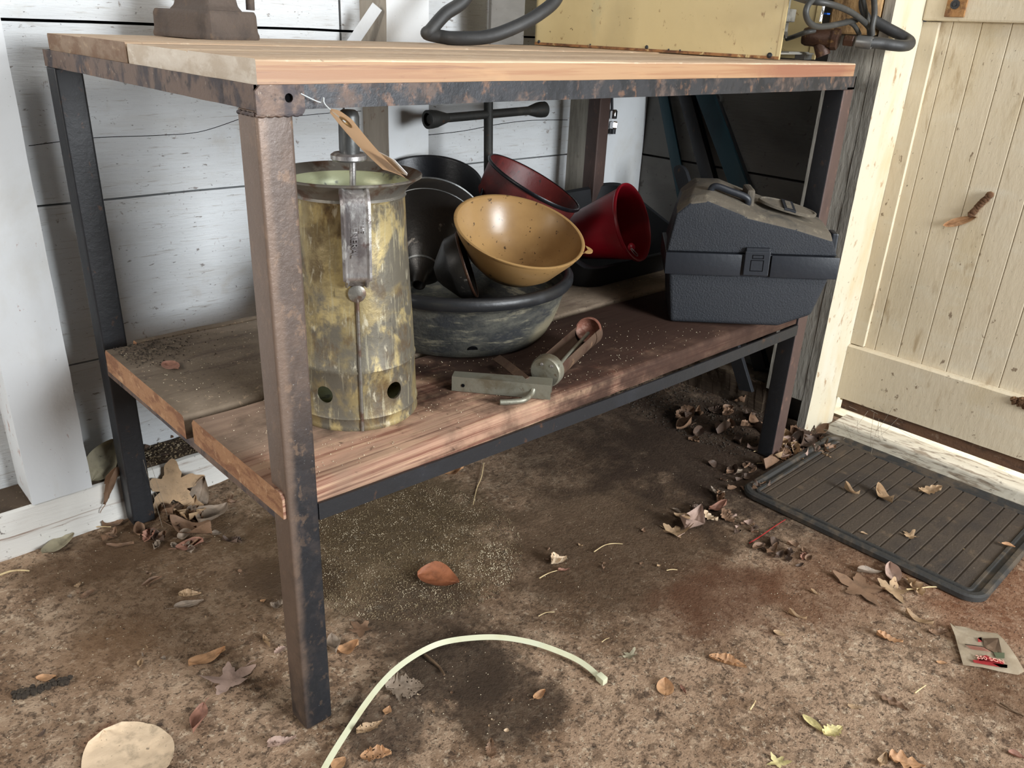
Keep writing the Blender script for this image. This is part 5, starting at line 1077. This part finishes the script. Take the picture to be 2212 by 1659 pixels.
# heap at the rear left leg
leaf('tan maple leaf standing against the sill right of the rear left leg', 372, 1100, 376, 1004, 'star', 1.15, 'tan', .06, .05, surf=lambda u, v: ay(u, v, .615 + (1100 - v) * .00022), nrm=(-.25, -.8, .5))
leaf('long grey brown leaf standing highest in the heap right of the rear left leg', 420, 1110, 444, 1028, 'oval', .5, 'grey', .18, .04, surf=lambda u, v: ay(u, v, .600 + (1110 - v) * .0002), nrm=(-.5, -.7, .4))
for lab, a in [
    ('long brown leaf leaning up out of the heap right of the rear left leg', (398, 1092, 445, 1030, 'oval', .42, 'brown', .2, .15)),
    ('grey brown folded leaf in front of the long leaf in the left heap', (380, 1098, 402, 1052, 'oval', .45, 'grey', .3, .1)),
    ('wide grey leaf at the right end of the left heap', (430, 1142, 492, 1100, 'oval', .7, 'grey', .25, .1)),
    ('pale holed leaf in the middle of the left heap', (412, 1140, 424, 1090, 'oak', .6, 'tan', .2, .1)),
    ('small tan leaf edge in the left heap beside the leg', (378, 1120, 415, 1128, 'torn', .4, 'tan', .3, .1)),
    ('brown leaf with a pale curled edge in front of the left heap', (372, 1142, 460, 1164, 'oval', .42, 'brown', .3, .08)),
    ('reddish crinkled leaf lying frontmost of the left heap', (380, 1186, 440, 1172, 'oval', .65, 'red', .18, .05)),
    ('small red brown leaf between the leg and the frontmost leaf', (312, 1172, 334, 1146, 'torn', .5, 'red', .3, .05)),
    ('dull leaf cluster piece left of the rear left leg, along the sill', (196, 1136, 232, 1122, 'oval', .5, 'tan', .3, .1)),
    ('brown curled leaf touching the left side of the rear left leg', (222, 1140, 268, 1128, 'oval', .7, 'brown', .3, .1)),
    ('crumpled brown leaf below the sill left of the rear left leg', (222, 1172, 252, 1150, 'torn', .8, 'brown', .4, .1)),
    ('flat brown leaf edge below the crumpled leaf at the left', (230, 1180, 290, 1176, 'oval', .25, 'brown', .1, .05))]: leaf(lab, *a)
# on the sill at the left leg
leaf('large olive brown leaf standing in the recess of the sill left of the leg', 197, 1040, 246, 950, 'oval', .62, 'olive', .12, .03, surf=lambda u, v: ay(u, v, .665 + (1040 - v) * .0003), nrm=(-.3, -.8, .5))
leaf('curled brown leaf hanging over the painted sill left of the leg', 228, 1090, 262, 1010, 'oval', .32, 'brown', .2, .02, surf=lambda u, v: ay(u, v, .641))
leaf('thin yellow leaf edge lying on the sill behind the leg', 182, 968, 245, 945, 'oval', .3, 'tan', .2, .1, z=.083)
# middle right small pile
G = 'leaves in the small pile on the open floor left of the mat'
for k, a in enumerate([(1435, 1142, 1482, 1160, 'star', .9, 'tan'), (1478, 1152, 1512, 1110, 'oval', .6, 'pink'), (1520, 1112, 1550, 1128, 'holly', .6, 'pale'), (1530, 1104, 1568, 1094, 'oval', .45, 'red'), (1455, 1112, 1490, 1125, 'oval', .4, 'tan'), (1452, 1100, 1470, 1108, 'oval', .3, 'grey'), (1495, 1102, 1522, 1098, 'torn', .6, 'dark'), (1560, 1110, 1585, 1132, 'torn', .7, 'brown')]):
    leaf(['tan pointed leaf at the left front of the pile left of the mat', 'pinkish brown leaf standing in the pile left of the mat', 'pale crinkled leaf at the right of the pile left of the mat', 'red brown leaf on top right of the pile left of the mat', 'tan curved leaf at the back left of the pile left of the mat', 'small grey curl at the rear left tip of the pile left of the mat', 'dark scrap at the back of the pile left of the mat', 'brown scrap ending the right of the pile left of the mat'][k], *a, .3, .1, group=G)
GROUPS = [
 ('leaf scrap trailing from the leaf pile to the red wire', 'leaf scraps trailing to the red wire', (1590, 1115, 1660, 1150), 9, 22, ('brown', 'dark', 'pink')),
 ('leaf shred in the tuft below the red wire', 'leaf shreds below the red wire', (1625, 1165, 1745, 1220), 14, 32, ('dark', 'brown', 'red')),
 ('leaf heaped at the rear left corner of the mat', 'leaf fragments at the rear left corner of the mat', (1545, 1005, 1640, 1075), 18, 34, ('dark', 'brown', 'grey')),
 ('leaf heaped at the foot of the front right leg', 'leaves heaped at the foot of the front right leg', (1655, 940, 1785, 1000), 42, 46, ('brown', 'dark', 'pink', 'tan')),
 ('leaf in the dark along the rotten sill', 'leaves along the rotten right sill', (1470, 870, 1640, 950), 18, 40, ('dark', 'brown')),
 ('leaf in the litter around the rear left leg', 'leaf fragments around the rear left leg', (290, 1080, 500, 1185), 34, 34, ('dark', 'brown', 'grey')),
 ('leaf fragment on the sill below the shelf', 'leaf fragments on the sill under the shelf', (315, 925, 430, 990), 8, 18, ('dark', 'brown', 'tan')),
 ('leaf crumb between the cable tie and the bottom edge', 'leaf crumbs below the cable tie', (860, 1480, 1260, 1650), 14, 13, ('tan', 'pale', 'brown')),
 ('leaf flake on the floor under mid bench', 'leaf flakes under the middle of the bench', (1180, 1150, 1420, 1260), 9, 14, ('tan', 'brown')),
 ('leaf crumb on the open floor at the left', 'leaf crumbs on the left floor', (60, 1230, 560, 1560), 16, 12, ('tan', 'brown', 'grey'))]
CW = dict(brown='brown', dark='dark brown', pink='pinkish', tan='tan', grey='grey', red='reddish', pale='pale')
KW = dict(oval='curled', torn='torn', holly='jagged')
for rest, grp, (u0, v0, u1, v1), n, sz, cols in GROUPS:
    for k in range(n):
        u = random.uniform(u0, u1); v = random.uniform(v0, v1); a = random.random() * 2 * pi; s_ = sz * random.uniform(.5, 1.1)
        kd = random.choice(['oval', 'torn', 'holly', 'oval']); cl = random.choice(cols); f = (u - u0) / (u1 - u0)
        lab = '%s %s %s, %s' % (KW[kd], CW[cl], rest, 'left part' if f < .36 else ('right part' if f > .64 else 'middle'))
        leaf(lab, u, v, u + s_ * cos(a), v + .6 * s_ * sin(a), kd, random.uniform(.35, .8), cl, random.uniform(.2, .5), random.uniform(.03, .15), roll=random.uniform(-35, 35), group=grp, z=.083 if 'sill below the shelf' in rest else None)
# seed and nest on the door
ds = lambda u, v: ax(u, v, DX - .0015)
leaf('dry winged maple seed stuck to the cream door', 2040, 486, 2112, 468, 'oval', .26, 'orange', .1, .02, surf=ds, name='winged_seed', cat='seed')
a = ax(2128, 432, DX - .003); bm = NB()
for k in range(9): q = ax(2098 + k * 5, 462 - k * 5, DX - .004); addlathe(bm, [(0, -.009), (.007 * random.uniform(.7, 1.3), -.003), (.008, .002), (0, .008)], q, (random.random(), .5, random.random()), 8)
tag(link_mesh('mud_nest', bm, 'mud', smooth=60), 'brown mud insect nest stuck to the cream door above the winged seed', 'nest')
# cobwebs by the door bottom
bm = NB()
for k in range(16):
    a = ax(1800 + random.random() * 150, 870 + random.random() * 60, 1.438); b = az(1800 + random.random() * 330, 930 + random.random() * 60, .012); m_ = (a + b) / 2 - Vector((.004, 0, .010)); addtube(bm, spline([a, m_, b], 5), .00035, 4)
tag(link_mesh('cobweb', bm, 'web'), 'dusty cobweb strands between the door bottom and the threshold', 'cobweb')
bm = NB()
for k in range(3):
    a = Vector((random.uniform(.03, .06), .60 + random.uniform(-.01, .03), .10 + random.random() * .05)); b = az(340 + random.random() * 60, 1080 + random.random() * 70, .004); m_ = (a + b) / 2 - Vector((0, .004, .006)); addtube(bm, spline([a, m_, b], 5), .0003, 4)
tag(link_mesh('cobweb', bm, 'web'), 'dusty cobweb strands between the rear left leg and the leaf heap', 'cobweb')
# ================================================================== GRIT (uncountable)
def scatter(name, label, n, pick, r0, r1, mat, cat='grit'):
    bm = NB()
    for k in range(n):
        p = pick(); r = random.uniform(r0, r1); 
        vs = [bm.verts.new(p + Vector((random.uniform(-1, 1), random.uniform(-1, 1), random.uniform(0, 1.2))) * r) for _ in range(4)]
        vs2 = [Vector((1, 0, .2)), Vector((-.5, .9, .2)), Vector((-.5, -.9, .2)), Vector((0, 0, 1.1))]; ra = random.random() * 6.28
        for v, q in zip(vs, vs2): v.co = p + Matrix.Rotation(ra, 3, 'Z') @ (q * r * random.uniform(.7, 1.2))
        for f in ((0, 1, 2), (0, 1, 3), (1, 2, 3), (0, 2, 3)): bm.faces.new([vs[i] for i in f])
    return tag(link_mesh(name, bm, mat, loc=(0, 0, 0)), label, cat, kind='stuff')
def onfloor(u0, v0, u1, v1, ell=True):
    def f():
        while True:
            a, b = random.uniform(-1, 1), random.uniform(-1, 1)
            if not ell or a * a + b * b < 1: break
        x, y = fl((u0 + u1) / 2 + a * (u1 - u0) / 2, (v0 + v1) / 2 + b * (v1 - v0) / 2); return Vector((x, y, fz(x, y)))
    return f
scatter('gravel_grit', 'fine gravelly grit spread over the floor under the front left of the bench', 9000, onfloor(600, 1040, 1130, 1340), .0006, .0017, 'grit')
scatter('pale_crumbs', 'pale crumbs gathered on the floor between the bench legs', 260, onfloor(1030, 1170, 1110, 1260), .0007, .0016, 'gritpale', 'crumbs')
scatter('floor_crumbs', 'tiny scattered crumbs of dirt and straw over the whole floor', 1500, onfloor(0, 1000, 2212, 1659, False), .0005, .0013, 'gritpale', 'crumbs')
scatter('dark_crumbs', 'tiny dark crumbs of dirt over the whole floor', 3000, onfloor(0, 1050, 2212, 1659, False), .0005, .0014, 'bark', 'crumbs')
def onshelf():
    while True:
        x = random.uniform(0.0, 1.1); y = random.choice([random.uniform(.01, .245), random.uniform(.27, .56)])
        if math.hypot(x - .193, y - .155) > .088 and math.hypot(x - .512, y - .315) > .15 and not (x > .84 and y > .28) and not (x + y > .93): break
    return Vector((x, y, shz(x)))
scatter('shelf_crumbs', 'loose crumbs and dust lying on the lower shelf planks', 900, onshelf, .0004, .0013, 'gritpale', 'crumbs')
scatter('shelf_dirt', 'dark dirt heaped at the left rear corner of the lower shelf', 500, lambda: Vector((abs(random.gauss(.03, .05)), min(.56, random.gauss(.52, .03)), shz(0))), .0006, .0022, 'bark', 'dirt')
scatter('sill_dirt', 'dirt and wood crumbs lying on top of the back wall sill', 1500, lambda: Vector((random.uniform(-.03, .5), random.uniform(.66, .735), .083)), .001, .0035, 'grit', 'dirt')
scatter('corner_dirt', 'dark dirt and debris heaped along the rotten sill under the bench end', 1600, lambda: (lambda x, y: Vector((x, y, fz(x, y))))(random.uniform(1.1, 1.34), random.uniform(.05, .62)), .001, .004, 'bark', 'dirt')
for o in C.objects:
    if o.parent is None and o.type in ('MESH', 'EMPTY') and not o.get('kind') == 'structure' and not o.get('label'): print('UNLABELLED', o.name)
